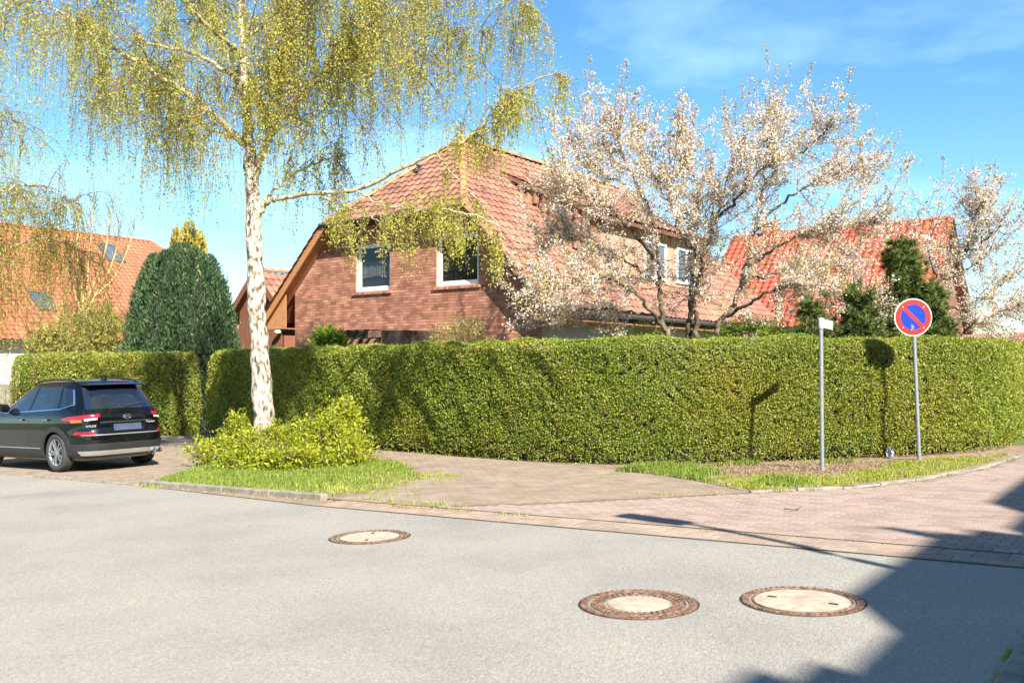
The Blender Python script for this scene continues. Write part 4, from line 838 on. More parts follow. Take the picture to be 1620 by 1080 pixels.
def birch(label, trunk, tr, limbs, gen, ntw, leaves_per, scale=1.0, hang_rng=(.5, 1.7), leader=None):
    base = np.array(trunk[0]); e = empty('birch_tree', tuple(base), 0, label, 'tree', 'birch trees by the parking bays')
    T = Tubes(); tp = curve(trunk, 10); u = np.linspace(0, 1, len(tp)); tp[1:-1, :2] += rng.normal(0, .012, (len(tp) - 2, 2))
    rad = np.interp(u, [0, .03, .1, .3, .6, 1], [tr * 1.35, tr * 1.1, tr, tr * .82, tr * .45, .02]) * (1 + .05 * np.sin(u * 60) + rng.normal(0, .02, len(u)))
    T.add(tp - base, rad, 18); link('trunk', T.mesh('trunk'), e, MT['bark'])
    tw = Tubes(); fo = Foliage(); src = []
    for li, lim in enumerate(limbs):
        pts, r0, k = lim[:3]; hm, t00 = (lim[3], lim[4]) if len(lim) > 3 else (hang_rng[1], .12)
        c = curve(pts, 7); n = len(c); c[1:-1] += rng.normal(0, .018, (n - 2, 3))
        lt = Tubes(); lt.add(c - base, np.linspace(r0, .009, n), 8); link('branch', lt.mesh('branch'), e, MT['limb']); ln = np.linalg.norm(np.diff(c, axis=0), axis=1).sum(); src.append((c, ln, k, hm, t00))
    sub = []
    for c, ln, k, hm, t00 in src:                                    # second order, arching outward
        for _ in range(int(ln * 6.5 * k)):
            t = t00 + (1 - t00) * rng.random(); p = along(c, np.array([t]))[0]; ax = unit(along(c, np.array([min(1, t + .05)]))[0] - along(c, np.array([t - .05]))[0])
            d = unit(ax * .55 + rand_dirs(1)[0] * .9 + np.array([0, 0, .25])); l2 = (.5 + 1.3 * rng.random()) * (1.15 - .5 * t) * (.6 if hm < 1.5 else 1); tt = np.linspace(0, 1, 6)[:, None]
            q_ = p + d * l2 * tt + np.array([0, 0, -.35]) * l2 * tt ** 2.2 + rng.normal(0, .02, (6, 3)) * tt
            tw.add(q_ - base, np.linspace(.011, .004, 6), 4); sub.append((q_, hm))
    allw = np.full(len(sub), 1 / len(sub))
    for i in rng.choice(len(sub), ntw, p=allw):
        q_, hm = sub[i]; t = .1 + .9 * rng.random(); p = along(q_, np.array([t]))[0]; o = rand_dirs(1)[0] * [1, 1, .3]
        hang(tw, fo, p - base, o, hang_rng[0] + (hm - hang_rng[0]) * rng.random() ** 1.6, int(leaves_per * (.5 + rng.random())))
    for q_, k in sub:
        n = 14; c = along(q_, rng.random(n)) - base + rng.normal(0, .07, (n, 3)); fo.add(c, rand_dirs(n) + [0, 0, -.3])
    link('twigs', tw.mesh('twigs'), e, MT['twig']); link('crown', fo.mesh('crown', .021 * scale, .0145 * scale), e, BL); return e
D0 = 18.0
tr = [np.array([*P(419, 0, D0)[:2], float(G(*P(419, 0, D0)[:2]))]), P(417, 668, D0), P(407, 500, D0), P(403, 400, D0), P(399, 300, D0), P(394, 230, D0 + .05), P(388, 150, D0 + .1), P(382, 0, D0 + .2), P(376, -150, D0 + .2), P(385, -320, D0 + .1), P(380, -480, D0)]
def LB(pts, r, k=1.0, hm=1.7, t0=.12): return ([P(x, y, D0 + d) for x, y, d in pts], r, k, hm, t0)
limbs = [
 LB([(412, 335, 0), (432, 316, -.1), (495, 306, -.4), (560, 300, -.7), (620, 276, -1.0), (690, 240, -1.3), (735, 222, -1.4), (765, 195, -1.5), (800, 160, -1.6), (870, 118, -1.8), (905, 130, -1.9)], .055, .4, 1.2, .55),
 LB([(560, 300, -.7), (600, 322, -1.2), (660, 332, -1.6), (720, 335, -2.0), (780, 352, -2.2), (830, 392, -2.3)], .018, .42, .9),
 LB([(500, 306, -.4), (540, 325, -1.0), (580, 340, -1.5), (600, 350, -1.9)], .016, .5, .9),
 LB([(690, 240, -1.3), (740, 300, -1.5), (770, 330, -1.6), (800, 380, -1.7)], .012, .4, 1.0),
 LB([(412, 325, 0), (440, 295, .2), (475, 270, .5), (520, 250, .9), (560, 245, 1.2)], .035, .5),
 LB([(385, 228, 0), (340, 185, -.2), (300, 152, -.4), (230, 105, -.7), (150, 58, -1.0), (70, 5, -1.2), (-10, -40, -1.4)], .075, 1.1, 2.6),
 LB([(380, 222, 0), (335, 205, .3), (295, 185, .7), (262, 150, 1.0), (200, 130, 1.3), (120, 130, 1.5)], .035, 1.0, 2.2),
 LB([(366, 118, .1), (300, 82, .5), (215, 65, .9), (130, 40, 1.2), (60, 20, 1.5)], .045, 1.1, 2.6),
 LB([(401, 280, 0), (425, 215, -.2), (440, 170, -.3), (446, 100, -.5), (455, 30, -.6), (470, -60, -.7), (500, -160, -.8)], .08, 1.9, 2.3),
 LB([(432, 190, -.2), (412, 165, -.5), (405, 120, -.8), (390, 40, -1.1)], .03, 1.0),
 LB([(446, 185, -.3), (510, 118, -.1), (560, 75, .0), (610, 45, .2), (668, 5, .3), (730, -30, .4), (790, -20, .5), (830, 10, .6)], .06, 1.6, 2.4),
 LB([(455, 170, -.3), (520, 105, -.9), (545, 70, -1.2), (575, 20, -1.6), (600, -30, -1.8)], .04, 1.7, 2.5),
 LB([(580, 102, .0), (640, 96, .3), (668, 58, .5), (730, 50, .8), (770, 60, 1.0)], .022, 1.0),
 LB([(390, 170, .1), (370, 120, .9), (350, 60, 1.6), (330, 0, 2.0), (300, -60, 2.2)], .045, 1.0),
 LB([(386, 90, .1), (330, 40, -.8), (270, -20, -1.4), (200, -60, -1.8), (130, -40, -2.0)], .05, 1.0),
 LB([(386, 60, .1), (450, 10, .9), (520, -40, 1.6), (600, -60, 2.2), (660, -40, 2.6)], .05, 1.0),
 LB([(382, 0, .2), (440, -80, -.8), (520, -130, -1.6), (600, -130, -2.2)], .05, .9),
 LB([(380, -60, .2), (300, -150, .6), (200, -190, 1.0), (110, -170, 1.4)], .05, .9),
 LB([(378, -150, .2), (420, -260, .8), (480, -330, 1.4)], .04, .7), LB([(378, -200, .2), (330, -300, -.8), (270, -350, -1.4)], .04, .7), LB([(380, -300, .1), (430, -400, -.6), (470, -430, -1.0)], .03, .6)]
birch('tall weeping birch with white bark and yellow-green spring leaves above the shrub island', tr, .195, limbs, None, 3900, 42)
# second birch, trunk just out of the frame on the left
B2 = P(-150, 700, 22); B2[2] = float(G(B2[0], B2[1])); tr2 = [B2, B2 + [.05, 0, 2.5], B2 + [0, .1, 5], B2 + [.1, 0, 8], B2 + [.05, .1, 11], B2 + [0, 0, 13]]
limbs2 = []
for i in range(17):
    z = 3.2 + 9 * i / 17; az = i * 2.4 + rng.normal(0, .3); L_ = (3.3 - 1.6 * i / 17) * (.8 + .4 * rng.random()); d = np.array([math.cos(az), math.sin(az), 0])
    limbs2.append(([B2 + [0, 0, z], B2 + [0, 0, z] + d * L_ * .4 + [0, 0, L_ * .4], B2 + [0, 0, z] + d * L_ * .75 + [0, 0, L_ * .6], B2 + [0, 0, z] + d * L_ * 1.05 + [0, 0, L_ * .5]], .05, 1.0))
birch('second birch at the left picture edge showing only its hanging leafy twigs', tr2, .2, limbs2, None, 3300, 46, 1.15, (.9, 3.9))

# ---- cherry trees in blossom
BLO = leafmat('blossom', [(.70, .54, .47), (.80, .71, .63), (.86, .80, .73), (.90, .86, .81)], .45, .6)
CL = leafmat('bronze_leaf', [(.30, .18, .04), (.44, .29, .06), (.52, .37, .09), (.42, .38, .08)], .4, .5)
def cherry(name, label, base, limbs, shoots, per, group, blossom=1.0, ldens=1.0, up=.9):
    e = empty(name, tuple(base), 0, label, 'tree', group); tw = Tubes(); bl_ = Foliage(); lf = Foliage(); src = []
    for pts, r0, k in limbs:
        c = curve(pts, 6); n = len(c); c[1:-1] += rng.normal(0, .03, (n - 2, 3)); T = Tubes(); T.add(c - base, (.010 + (r0 * .72 - .010) * (1 - np.linspace(0, 1, n)) ** 1.5) * (1 + rng.normal(0, .05, n)), 8); link('branch', T.mesh('branch'), e, MT['cherrybark']); src.append((c, k * np.linalg.norm(np.diff(c, axis=0), axis=1).sum()))
    wts = np.array([k for _, k in src]); wts /= wts.sum(); ctr = np.mean([c.mean(0) for c, _ in src], axis=0)
    def dress(q_, n):
        tt = rng.random(n) ** .9; cc = along(q_, tt)
        for c in cc:
            if rng.random() < blossom:
                k = rng.integers(4, 8); bl_.add(c + rng.normal(0, .05, (k, 3)), rand_dirs(k), None, .7 + .6 * rng.random(k))
            k = rng.integers(1, 4)
            if rng.random() < ldens: lf.add(c + rng.normal(0, .05, (k, 3)), rand_dirs(k) + [0, 0, .3], None, .7 + .6 * rng.random(k))
    for i in rng.choice(len(src), shoots, p=wts):
        c, k = src[i]; t = .34 + .66 * rng.random(); p = along(c, np.array([t]))[0]; ax = unit(along(c, np.array([min(1, t + .05)]))[0] - along(c, np.array([t - .05]))[0]); o = unit(p - ctr)
        d = unit(ax * .45 + o * .45 + rand_dirs(1)[0] * .95 + np.array([0, 0, up * .15])); l2 = .3 + .9 * rng.random() ** 1.3; u = np.linspace(0, 1, 5)[:, None]
        q_ = p + d * l2 * u + np.array([0, 0, .12 * up]) * l2 * u ** 2 + rng.normal(0, .02, (5, 3)) * u; tw.add(q_ - base, np.linspace(.009, .003, 5), 4)
        dress(q_ - base, int(per * l2 * (.6 + .8 * rng.random())))
        if rng.random() < .3 and p[2] > base[2] + 3.2:
            d4 = unit(d * .5 + np.array([0, 0, 1.]) + rand_dirs(1)[0] * .25); q4 = q_[-1] + d4 * (.3 + .55 * rng.random()) * u; tw.add(q4 - base, np.linspace(.006, .003, 5), 3); n4 = rng.integers(8, 16); c4 = along(q4, rng.random(n4)) - base; lf.add(np.repeat(c4, 3, 0) + rng.normal(0, .025, (3 * n4, 3)), rand_dirs(3 * n4) + [0, 0, .4], None, .6 + .6 * rng.random(3 * n4)); bl_.add(c4[:4].repeat(4, 0) + rng.normal(0, .03, (16, 3)), rand_dirs(16))
        for _ in range(2):
            t2 = .2 + .7 * rng.random(); p2 = along(q_, np.array([t2]))[0]; d2 = unit(d * .8 + rand_dirs(1)[0] * .7 + [0, 0, .3]); l3 = l2 * .5 * rng.random() + .12; q3 = p2 + d2 * l3 * u; tw.add(q3 - base, np.linspace(.005, .0025, 5), 3); dress(q3 - base, int(per * l3))
    link('twigs', tw.mesh('twigs'), e, MT['cherrytwig']); link('blossom', bl_.mesh('blossom', .0185, .0165), e, BLO); link('leaves', lf.mesh('leaves', .031, .014), e, CL); return e
DC = 19.5
def LC(pts, r, k=1.0): return ([P(x, y, DC + d) for x, y, d in pts], r, k)
cb = P(1095, 560, DC); cb[2] = float(G(cb[0], cb[1])); g0 = 640
cl_ = [
 LC([(1070, g0 + 60, 0), (1058, 545, 0), (1048, 500, -.1), (1045, 455, -.2), (1040, 400, -.3), (1030, 340, -.5), (1000, 280, -.6), (980, 235, -.7), (975, 195, -.7)], .11, 1.0),
 LC([(1092, g0 + 60, .2), (1090, 540, .2), (1092, 490, .2), (1095, 430, .3), (1098, 370, .4), (1105, 300, .4), (1085, 250, .5), (1075, 210, .5)], .115, 1.0),
 LC([(1104, g0 + 60, 0), (1104, 540, 0), (1098, 480, -.1), (1110, 420, -.4), (1130, 350, -.7), (1150, 285, -.9), (1165, 225, -1.0)], .11, 1.0),
 LC([(1112, g0 + 60, 0), (1125, 540, .0), (1160, 480, .1), (1180, 430, .2), (1190, 370, .2), (1205, 300, .1), (1215, 235, .0), (1225, 185, 0)], .11, 1.0),
 LC([(1052, 520, 0), (1020, 480, -.5), (985, 450, -.9), (940, 440, -1.3), (890, 450, -1.6), (850, 470, -1.9)], .07, 1.5),
 LC([(1050, 500, 0), (1010, 495, .4), (960, 488, .9), (910, 490, 1.3), (870, 500, 1.6)], .05, 1.2),
 LC([(1042, 420, -.2), (1005, 370, -.8), (960, 330, -1.2), (920, 300, -1.5), (880, 285, -1.7)], .06, 1.3),
 LC([(1045, 455, -.2), (1000, 420, .6), (950, 390, 1.1), (900, 380, 1.5), (860, 390, 1.8)], .055, 1.3),
 LC([(1030, 340, -.5), (980, 290, .2), (935, 260, .7), (915, 215, 1.0)], .045, 1.0),
 LC([(1098, 370, .4), (1050, 310, 1.0), (1020, 250, 1.4), (1010, 200, 1.6)], .045, 1.0),
 LC([(1150, 500, 0), (1200, 470, -.6), (1260, 450, -1.0), (1310, 460, -1.3), (1350, 480, -1.5)], .06, 1.9),
 LC([(1180, 430, .2), (1230, 390, -.3), (1280, 370, -.7), (1340, 360, -1.0), (1385, 350, -1.2)], .06, 1.8),
 LC([(1190, 370, .2), (1240, 320, .6), (1290, 290, 1.0), (1340, 270, 1.3), (1385, 265, 1.5)], .055, 1.2),
 LC([(1180, 440, .2), (1235, 430, .8), (1290, 415, 1.3), (1340, 420, 1.7)], .05, 1.9),
 LC([(1205, 300, .1), (1245, 250, -.4), (1290, 225, -.8), (1310, 200, -1.0)], .045, 1.0),
 LC([(1110, 420, -.4), (1080, 370, -1.2), (1060, 320, -1.8), (1055, 270, -2.1)], .05, 1.2),
 LC([(1130, 350, -.7), (1170, 310, -1.4), (1200, 270, -1.9), (1230, 250, -2.2)], .045, 1.2),
 LC([(1110, 540, 0), (1150, 535, -.4), (1190, 520, -.8), (1205, 511, -1.0)], .035, .15)]
cherry('cherry_tree', 'large white-blossoming cherry tree with several low stems in front of the brick house', cb, cl_, 1050, 12, 'blossoming trees')
c2 = P(1505, 560, 20.5); c2[2] = float(G(c2[0], c2[1]))
def L2(pts, r, k=1.0): return ([P(x, y, 20.5 + d) for x, y, d in pts], r, k)
cl2 = [L2([(1500, 690, 0), (1495, 540, 0), (1485, 480, 0), (1500, 440, .0), (1525, 400, -.1), (1545, 350, -.1), (1550, 318, -.1)], .08, 1.2), L2([(1492, 530, 0), (1520, 525, -.3), (1550, 510, -.6), (1590, 490, -.8), (1640, 465, -1)], .045, 1.1),
 L2([(1500, 440, 0), (1530, 430, .5), (1560, 400, .9), (1590, 370, 1.2)], .04, 1), L2([(1485, 480, 0), (1530, 490, .3), (1570, 460, .6), (1605, 430, .8)], .04, 1), L2([(1490, 470, 0), (1475, 430, -.5), (1470, 390, -.9), (1480, 350, -1.1)], .04, .6), L2([(1495, 520, 0), (1530, 505, .8), (1570, 500, 1.4), (1610, 470, 1.8)], .035, 1.), L2([(1525, 400, -.1), (1560, 380, -.6), (1585, 345, -.9)], .03, .8)]
cherry('cherry_tree', 'smaller pale blossoming tree at the right edge beside the red roof', c2, cl2, 240, 11, 'blossoming trees')
# ---- pines and evergreens
PN = leafmat('pine_needle', [(.03, .06, .014), (.07, .115, .025), (.13, .17, .035), (.21, .22, .05)], .15, .55)
def pine(label, pts_top, d, wid, hgt, n, size=1.0):
    top = P(*pts_top, d); base = np.array([top[0], top[1], float(G(top[0], top[1]))]); e = empty('pine_tree', tuple(base), 0, label, 'tree'); H = top[2] - base[2]
    T = Tubes(); T.add([(0, 0, 0), (0, 0, H * .5), (0, 0, H)], [.11, .07, .015], 8); link('trunk', T.mesh('trunk'), e, MT['cherrybark']); tw = Tubes(); fo = Foliage()
    for i in range(n):
        f = rng.random() ** .8; z = H * (1 - f * .97); az = rng.random() * 6.283; r_ = wid * (f * .85 + .12) * (.55 + .6 * rng.random()); dd = np.array([math.cos(az), math.sin(az), 0]); tip = dd * r_ + [0, 0, z + .25 * r_]
        tw.add([(0, 0, z - .1), dd * r_ * .5 + [0, 0, z], tip], [.02, .013, .006], 4)
        for _ in range(5):
            q_ = along(np.array([[0, 0, z], dd * r_ * .5 + [0, 0, z], tip]), np.array([.45 + .55 * rng.random()]))[0] + rng.normal(0, .09, 3); ax = unit(dd * .6 + np.array([0, 0, .9]) + rand_dirs(1)[0] * .4); k = 34
            di = unit(ax[None] * .9 + rand_dirs(k) * .9); fo.add(q_ + di * .06, di, np.clip(rng.random(k) * .7 + .3 * rng.random(), 0, 1), .7 + .6 * rng.random(k))
    link('twigs', tw.mesh('twigs'), e, MT['twig']); link('crown', fo.mesh('crown', .075 * size, .008 * size), e, PN)
pine('dark green pine rising behind the no-parking sign', (1426, 388), 18.2, 1.3, 3, 270)
pine('low spreading dark pine behind the hedge left of the no-parking sign', (1362, 455), 17.6, 1.15, 2, 190)
pine('low dark pine partly hidden behind the street name post', (1285, 482), 17.6, .9, 2, 140)
pine('dark pine foliage behind the hedge right of the no-parking sign', (1480, 450), 18.0, .8, 2, 130)
def evergreen(name, label, cones, mats, hl, hw, n, tips=.0):
    x0 = P(cones[0][0], 560, cones[0][3]); base = np.array([x0[0], x0[1], float(G(x0[0], x0[1]))]); e = empty(name, tuple(base), 0, label, 'tree'); fo = Foliage(); core = MB()
    T = Tubes(); T.add([(0, 0, 0), (0, 0, 1), (0, 0, 2)], [.15, .12, .05], 8); link('trunk', T.mesh('trunk'), e, MT['cherrybark'])
    for px, py, wpx, d in cones:
        tp = P(px, py, d); c = np.array([tp[0], tp[1], float(G(tp[0], tp[1]))]); H = tp[2] - c[2]; Rr = wpx / F * d
        m_ = int(n * Rr * H); f = rng.random(m_) ** .75; az = rng.random(m_) * 6.283; prof = f ** .47 * (1 - .18 * np.clip((f - .7) / .3, 0, 1)); lump = 1 + .13 * np.sin(az * 7 + 2.5 * np.sin(f * 9 + px)) + .09 * np.sin(az * 13 + 3 * np.sin(f * 15)); r_ = Rr * prof * lump * (1 - np.abs(rng.normal(0, .08, m_)) + (rng.random(m_) < .16) * rng.random(m_) * .2)
        q_ = np.stack([np.cos(az) * r_, np.sin(az) * r_, H * (1 - f)], 1) + c - base; dirs = np.stack([np.cos(az) * .45, np.sin(az) * .45, np.full(m_, 1.0)], 1) + rng.normal(0, .35, (m_, 3))
        fo.add(q_, dirs, np.clip(rng.random(m_) * .6 + .25 * (.5 + .5 * np.sin(az * 7 + 2.5 * np.sin(f * 9 + px))) + .15 * rng.random(m_), 0, 1), .6 + .8 * rng.random(m_))  # leaf colour follows the lumps: shade between them is painted in
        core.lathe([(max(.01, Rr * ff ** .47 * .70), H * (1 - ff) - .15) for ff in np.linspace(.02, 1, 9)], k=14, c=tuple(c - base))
    link('crown', fo.mesh('crown', hl, hw, fold=.1), e, mats); core.build('inner_shade_core', MT['core'], e)  # added solid core, its dark colour stands for shade inside the crown
BLU = leafmat('blue_green_cypress', [(.010, .028, .012), (.028, .064, .026), (.06, .115, .042), (.14, .19, .065)], .12, .55)
GOL = leafmat('golden_cypress', [(.22, .17, .02), (.38, .30, .035), (.50, .40, .06)], .2, .55)
evergreen('cypress_bush', 'big round blue-green evergreen behind the hedge gap', [(288, 384, 88, 33.0), (246, 400, 60, 32.6), (330, 402, 58, 32.6), (268, 394, 78, 32.3), (348, 436, 40, 32.2), (226, 436, 42, 32.4), (308, 392, 74, 32.2)], BLU, .075, .017, 1900)
evergreen('golden_cypress', 'golden yellow conifer peeking over the round blue-green evergreen', [(300, 350, 50, 41), (278, 358, 26, 41), (318, 366, 28, 41)], GOL, .10, .035, 700)
# ---- shrubs
def shrub(name, label, blobs, m, hl, hw, n, stems=30, group=None, stemm=None, core=True):
    """blobs (x,y,z,rx,ry,rz) absolute"""
    b0 = blobs[0]; base = np.array([b0[0], b0[1], float(G(b0[0], b0[1]))]); e = empty(name, tuple(base), 0, label, 'shrub', group); fo = Foliage(); tw = Tubes()
    vol = sum(b[3] * b[5] for b in blobs)
    for x, y, z, rx, ry, rz in blobs:
        k = int(n * rx * rz / vol); u = rand_dirs(k); rr_ = (.45 + .6 * rng.random(k)) * (1 + .22 * np.sin(u[:, 0] * 7 + u[:, 2] * 5 + x) + .15 * np.sin(u[:, 1] * 9 - u[:, 2] * 8)); c = np.array([x, y, z]) + u * rr_[:, None] * [rx, ry, rz]
        g_ = G(c[:, 0], c[:, 1]) + .06; keep = c[:, 2] > g_; c, u = c[keep], u[keep]
        fo.add(c - base, u * .7 + rand_dirs(len(c)) * .8 + [0, 0, .25], None, .6 + .8 * rng.random(len(c)))
        for _ in range(int(stems * rx * rz / vol)):
            dd = rand_dirs(1)[0]; dd[2] = abs(dd[2]) + .3; tip = np.array([x, y, z]) + unit(dd) * [rx, ry, rz] * (.8 + .45 * rng.random()); gb = np.array([x + rng.normal(0, rx * .25), y + rng.normal(0, ry * .25), 0]); gb[2] = float(G(gb[0], gb[1]))
            cv = curve([gb, (gb + tip) / 2 + rng.normal(0, .08, 3) + [0, 0, .1], tip], 3); tw.add(cv - base, np.linspace(.012, .004, len(cv)), 4); kk = 22; fo.add(along(cv, .5 + .5 * rng.random(kk)) - base + rng.normal(0, .035, (kk, 3)), rand_dirs(kk) + [0, 0, .3], None, .6 + .7 * rng.random(kk))
    tag(link('stems', tw.mesh('stems'), e, stemm or MT['twig']), kind='stuff'); link('foliage', fo.mesh('foliage', hl, hw), e, m); return e
YL = leafmat('yellow_green_leaf', [(.09, .14, .010), (.22, .27, .015), (.38, .40, .022), (.50, .47, .04)], .4, .45)
def SB(px, py, d, rx, ry, rz): p = P(px, py, d); return (p[0], p[1], p[2], rx, ry, rz)
shrub('privet_shrub', 'bright yellow-green shrub growing round the foot of the birch', [SB(520, 690, 17.6, .75, .6, .48), SB(430, 705, 17.0, .85, .55, .38), SB(345, 715, 17.6, .6, .6, .32), SB(470, 728, 16.2, .9, .45, .27), SB(390, 728, 16.6, .6, .4, .25), SB(545, 728, 16.4, .5, .4, .27), SB(555, 715, 17.0, .5, .45, .38), SB(400, 690, 18.4, .6, .5, .42), SB(545, 660, 18.2, .42, .4, .42), SB(378, 685, 18.3, .3, .3, .48)], YL, .034, .015, 21000, 130)
GLf = leafmat('fresh_green_leaf', [(.10, .17, .015), (.18, .27, .02), (.28, .36, .035)], .35, .5)
shrub('round_shrub', 'small round fresh-green shrub just above the hedge left of the shelter', [SB(516, 540, 26.2, .42, .4, .45), SB(536, 541, 26.0, .28, .3, .35)], GLf, .05, .022, 3000, 8)
LSh = leafmat('pale_young_leaf', [(.26, .28, .05), (.38, .38, .08), (.46, .42, .14)], .4, .5)
shrub('young_leaf_shrub', 'thin shrub with pale new leaves in front of the brick gable', [SB(735, 525, 22.5, .65, .4, .45), SB(700, 530, 22.5, .4, .3, .3)], LSh, .03, .012, 900, 34)
shrub('green_shrub', 'leafy green shrub behind the hedge to the right of the cherry stems', [SB(1190, 530, 20.5, .8, .6, .45), SB(1240, 540, 20.6, .5, .5, .35), SB(1150, 540, 21, .5, .5, .4)], GLf, .035, .014, 6500, 30)
shrub('yellow_shrub', 'sparse yellowish shrub behind the hedge at the cherry stems', [SB(1020, 535, 21.5, .6, .4, .4)], LSh, .032, .013, 1600, 20)
OL = leafmat('olive_young_leaf', [(.24, .20, .06), (.30, .30, .05), (.40, .40, .08), (.44, .33, .16)], .35, .5)
shrub('garden_shrub', 'loose yellowish garden shrub behind the left hedge below the orange roof', [SB(125, 535, 39, 1.5, 1, 1.4), SB(75, 545, 39, 1.0, .8, .9), SB(165, 525, 39, .8, .8, 1.3)], OL, .07, .03, 9000, 60)
# coppiced young tree with pale stems
cp = P(135, 545, 42); cp[2] = float(G(cp[0], cp[1])); e = empty('coppiced_tree', tuple(cp), 0, 'thin multi-stemmed young tree with pale bare stems before the orange roof', 'tree'); fo = Foliage(); tw = Tubes()
st = [[(135, 500), (128, 450), (122, 400), (124, 350), (126, 310)], [(135, 500), (138, 450), (142, 400), (146, 350), (152, 300)], [(137, 495), (155, 460), (172, 430), (185, 390), (192, 340)], [(135, 505), (120, 470), (112, 430), (110, 390)], [(140, 470), (160, 420), (170, 380), (178, 320)], [(150, 468), (180, 440), (200, 400), (212, 360)]]
T = Tubes(); T.add(np.array([cp, P(135, 520, 42), P(135, 495, 42)]) - cp, [.16, .13, .12], 8); link('trunk', T.mesh('trunk'), e, MT['paletwig'])
for s_ in st:
    c = curve([P(x, y, 42 + rng.normal(0, .4) * (i > 0)) for i, (x, y) in enumerate(s_)], 5); T = Tubes(); T.add(c - cp, np.linspace(.075, .012, len(c)), 6); link('branch', T.mesh('branch'), e, MT['paletwig'])
    for _ in range(34):
        t0 = .3 + .7 * rng.random(); p0 = along(c, np.array([t0]))[0]; dd = unit(rand_dirs(1)[0] * .6 + [0, 0, 1.2]); l2 = .4 + .9 * rng.random(); tw.add(np.array([p0, p0 + dd * l2 * .5, p0 + dd * l2]) - cp, [.012, .009, .005], 3); k = 9; fo.add(p0 - cp + dd * l2 * rng.random((k, 1)) + rng.normal(0, .05, (k, 3)), rand_dirs(k))
link('twigs', tw.mesh('twigs'), e, MT['twig']); link('leaves', fo.mesh('leaves', .04, .018), e, OL)
# low wall and garden planting seen past the left end of the hedge
wl = P(-30, 600, 40); e = empty('garden_wall', (wl[0], wl[1], float(G(wl[0], wl[1])) - .1), TH + R(90), 'low grey garden wall at the far left below the white house', 'wall')
for i in range(8): MB().box(-4 + i, -4 + i + .985, -.1, .1, 0, 2.05).build('wall_block', MT['concrete'], e, bevel=.01)

# ------------------------------------------------------------------ parked car
paint = mat('black_car_paint', [(.0018, .002, .003), (.0025, .003, .004)], 3, .3, spec=.1, coat=1.0)
clad = mat('grey_plastic_cladding', [(.016, .016, .017), (.026, .026, .026)], 20, .5)
cglass = glassmat('car_glass', (.010, .016, .030), .12); chrome = plain('chrome', (.75, .76, .78), .15, 1.0)
redl = plain('red_lamp', (.24, .004, .004), .15, coat=1); amber = plain('amber_lamp', (.5, .10, .015), .15, coat=1); tyre = mat('tyre_rubber', [(.03, .03, .03), (.055, .05, .045)], 20, .8); alloy = plain('alloy', (.50, .51, .53), .3, .9); silver = plain('silver_trim', (.42, .42, .42), .4, .6)
ca = np.array([-8.03, 18.0]); cz0 = float(G(*ca)) + .035
car = empty('parked_car', (ca[0], ca[1], cz0), 0, 'black compact SUV parked in the bay beside the planted island', 'car')
fw = Vector((-.804, .595, -.031)).normalized(); lf_ = Vector((-.595, -.804, -.0086)).normalized(); upv = fw.cross(lf_).normalized(); lf_ = upv.cross(fw)
car.matrix_basis = Matrix.Translation((ca[0], ca[1], cz0)) @ Matrix(((fw.x, lf_.x, upv.x, 0), (fw.y, lf_.y, upv.y, 0), (fw.z, lf_.z, upv.z, 0), (0, 0, 0, 1))) @ Matrix.Scale(1.045, 4)
ZT = np.array([.20, .30, .42, .55, .66, .72, .80, .90, 1.00, 1.05, 1.10, 1.20, 1.32, 1.45, 1.55, 1.60, 1.635, 1.655])
XR = np.array([-.74, -.86, -.905, -.915, -.905, -.865, -.85, -.855, -.84, -.80, -.775, -.70, -.60, -.49, -.40, -.33, -.15, .15])
XF = np.array([3.40, 3.53, 3.57, 3.58, 3.57, 3.56, 3.54, 3.48, 3.32, 2.85, 2.40, 2.20, 1.98, 1.74, 1.52, 1.38, 1.15, .75])
WD = np.array([.84, .90, .915, .92, .922, .925, .925, .92, .905, .885, .865, .825, .775, .72, .675, .635, .54, .30])
NE = np.array([5, 5, 5, 5, 5, 5, 5, 5, 5, 5, 4.6, 4.4, 4.2, 4.2, 4.2, 4, 3.2, 2.4])
def ringp(z, n=160):
    xr, xf, wd, ne = (np.interp(z, ZT, T_) for T_ in (XR, XF, WD, NE)); ph = np.linspace(0, math.pi, n); xc = (xr + xf) / 2; a = (xf - xr) / 2
    c, s_ = np.cos(ph), np.sin(ph); return np.stack([xc - a * np.sign(c) * np.abs(c) ** (2 / ne), wd * np.abs(s_) ** (2 / ne)], 1)
def surf(q, z, off_=0, sd=1):
    r_ = ringp(z, 500); s_ = np.concatenate([[0], np.cumsum(np.linalg.norm(np.diff(r_, axis=0), axis=1))]); aq = abs(q)
    x = np.interp(aq, s_, r_[:, 0]); y = np.interp(aq, s_, r_[:, 1]); x1 = np.interp(aq + .01, s_, r_[:, 0]); y1 = np.interp(aq + .01, s_, r_[:, 1]); x0 = np.interp(max(aq - .01, 0), s_, r_[:, 0]); y0 = np.interp(max(aq - .01, 0), s_, r_[:, 1])
    t_ = unit(np.array([x1 - x0, y1 - y0])); n_ = np.array([-t_[1], t_[0]]); k = math.copysign(1, q) * sd if q != 0 else sd
    return np.array([x + n_[0] * off_, k * (y + n_[1] * off_), z])
def sx2q(x, z):
    r_ = ringp(z, 500); s_ = np.concatenate([[0], np.cumsum(np.linalg.norm(np.diff(r_, axis=0), axis=1))]); i0 = np.argmax(r_[:, 1]); side_ = r_[:, 1] > .55 * r_[:, 1].max(); return np.interp(x, r_[side_, 0], s_[side_])
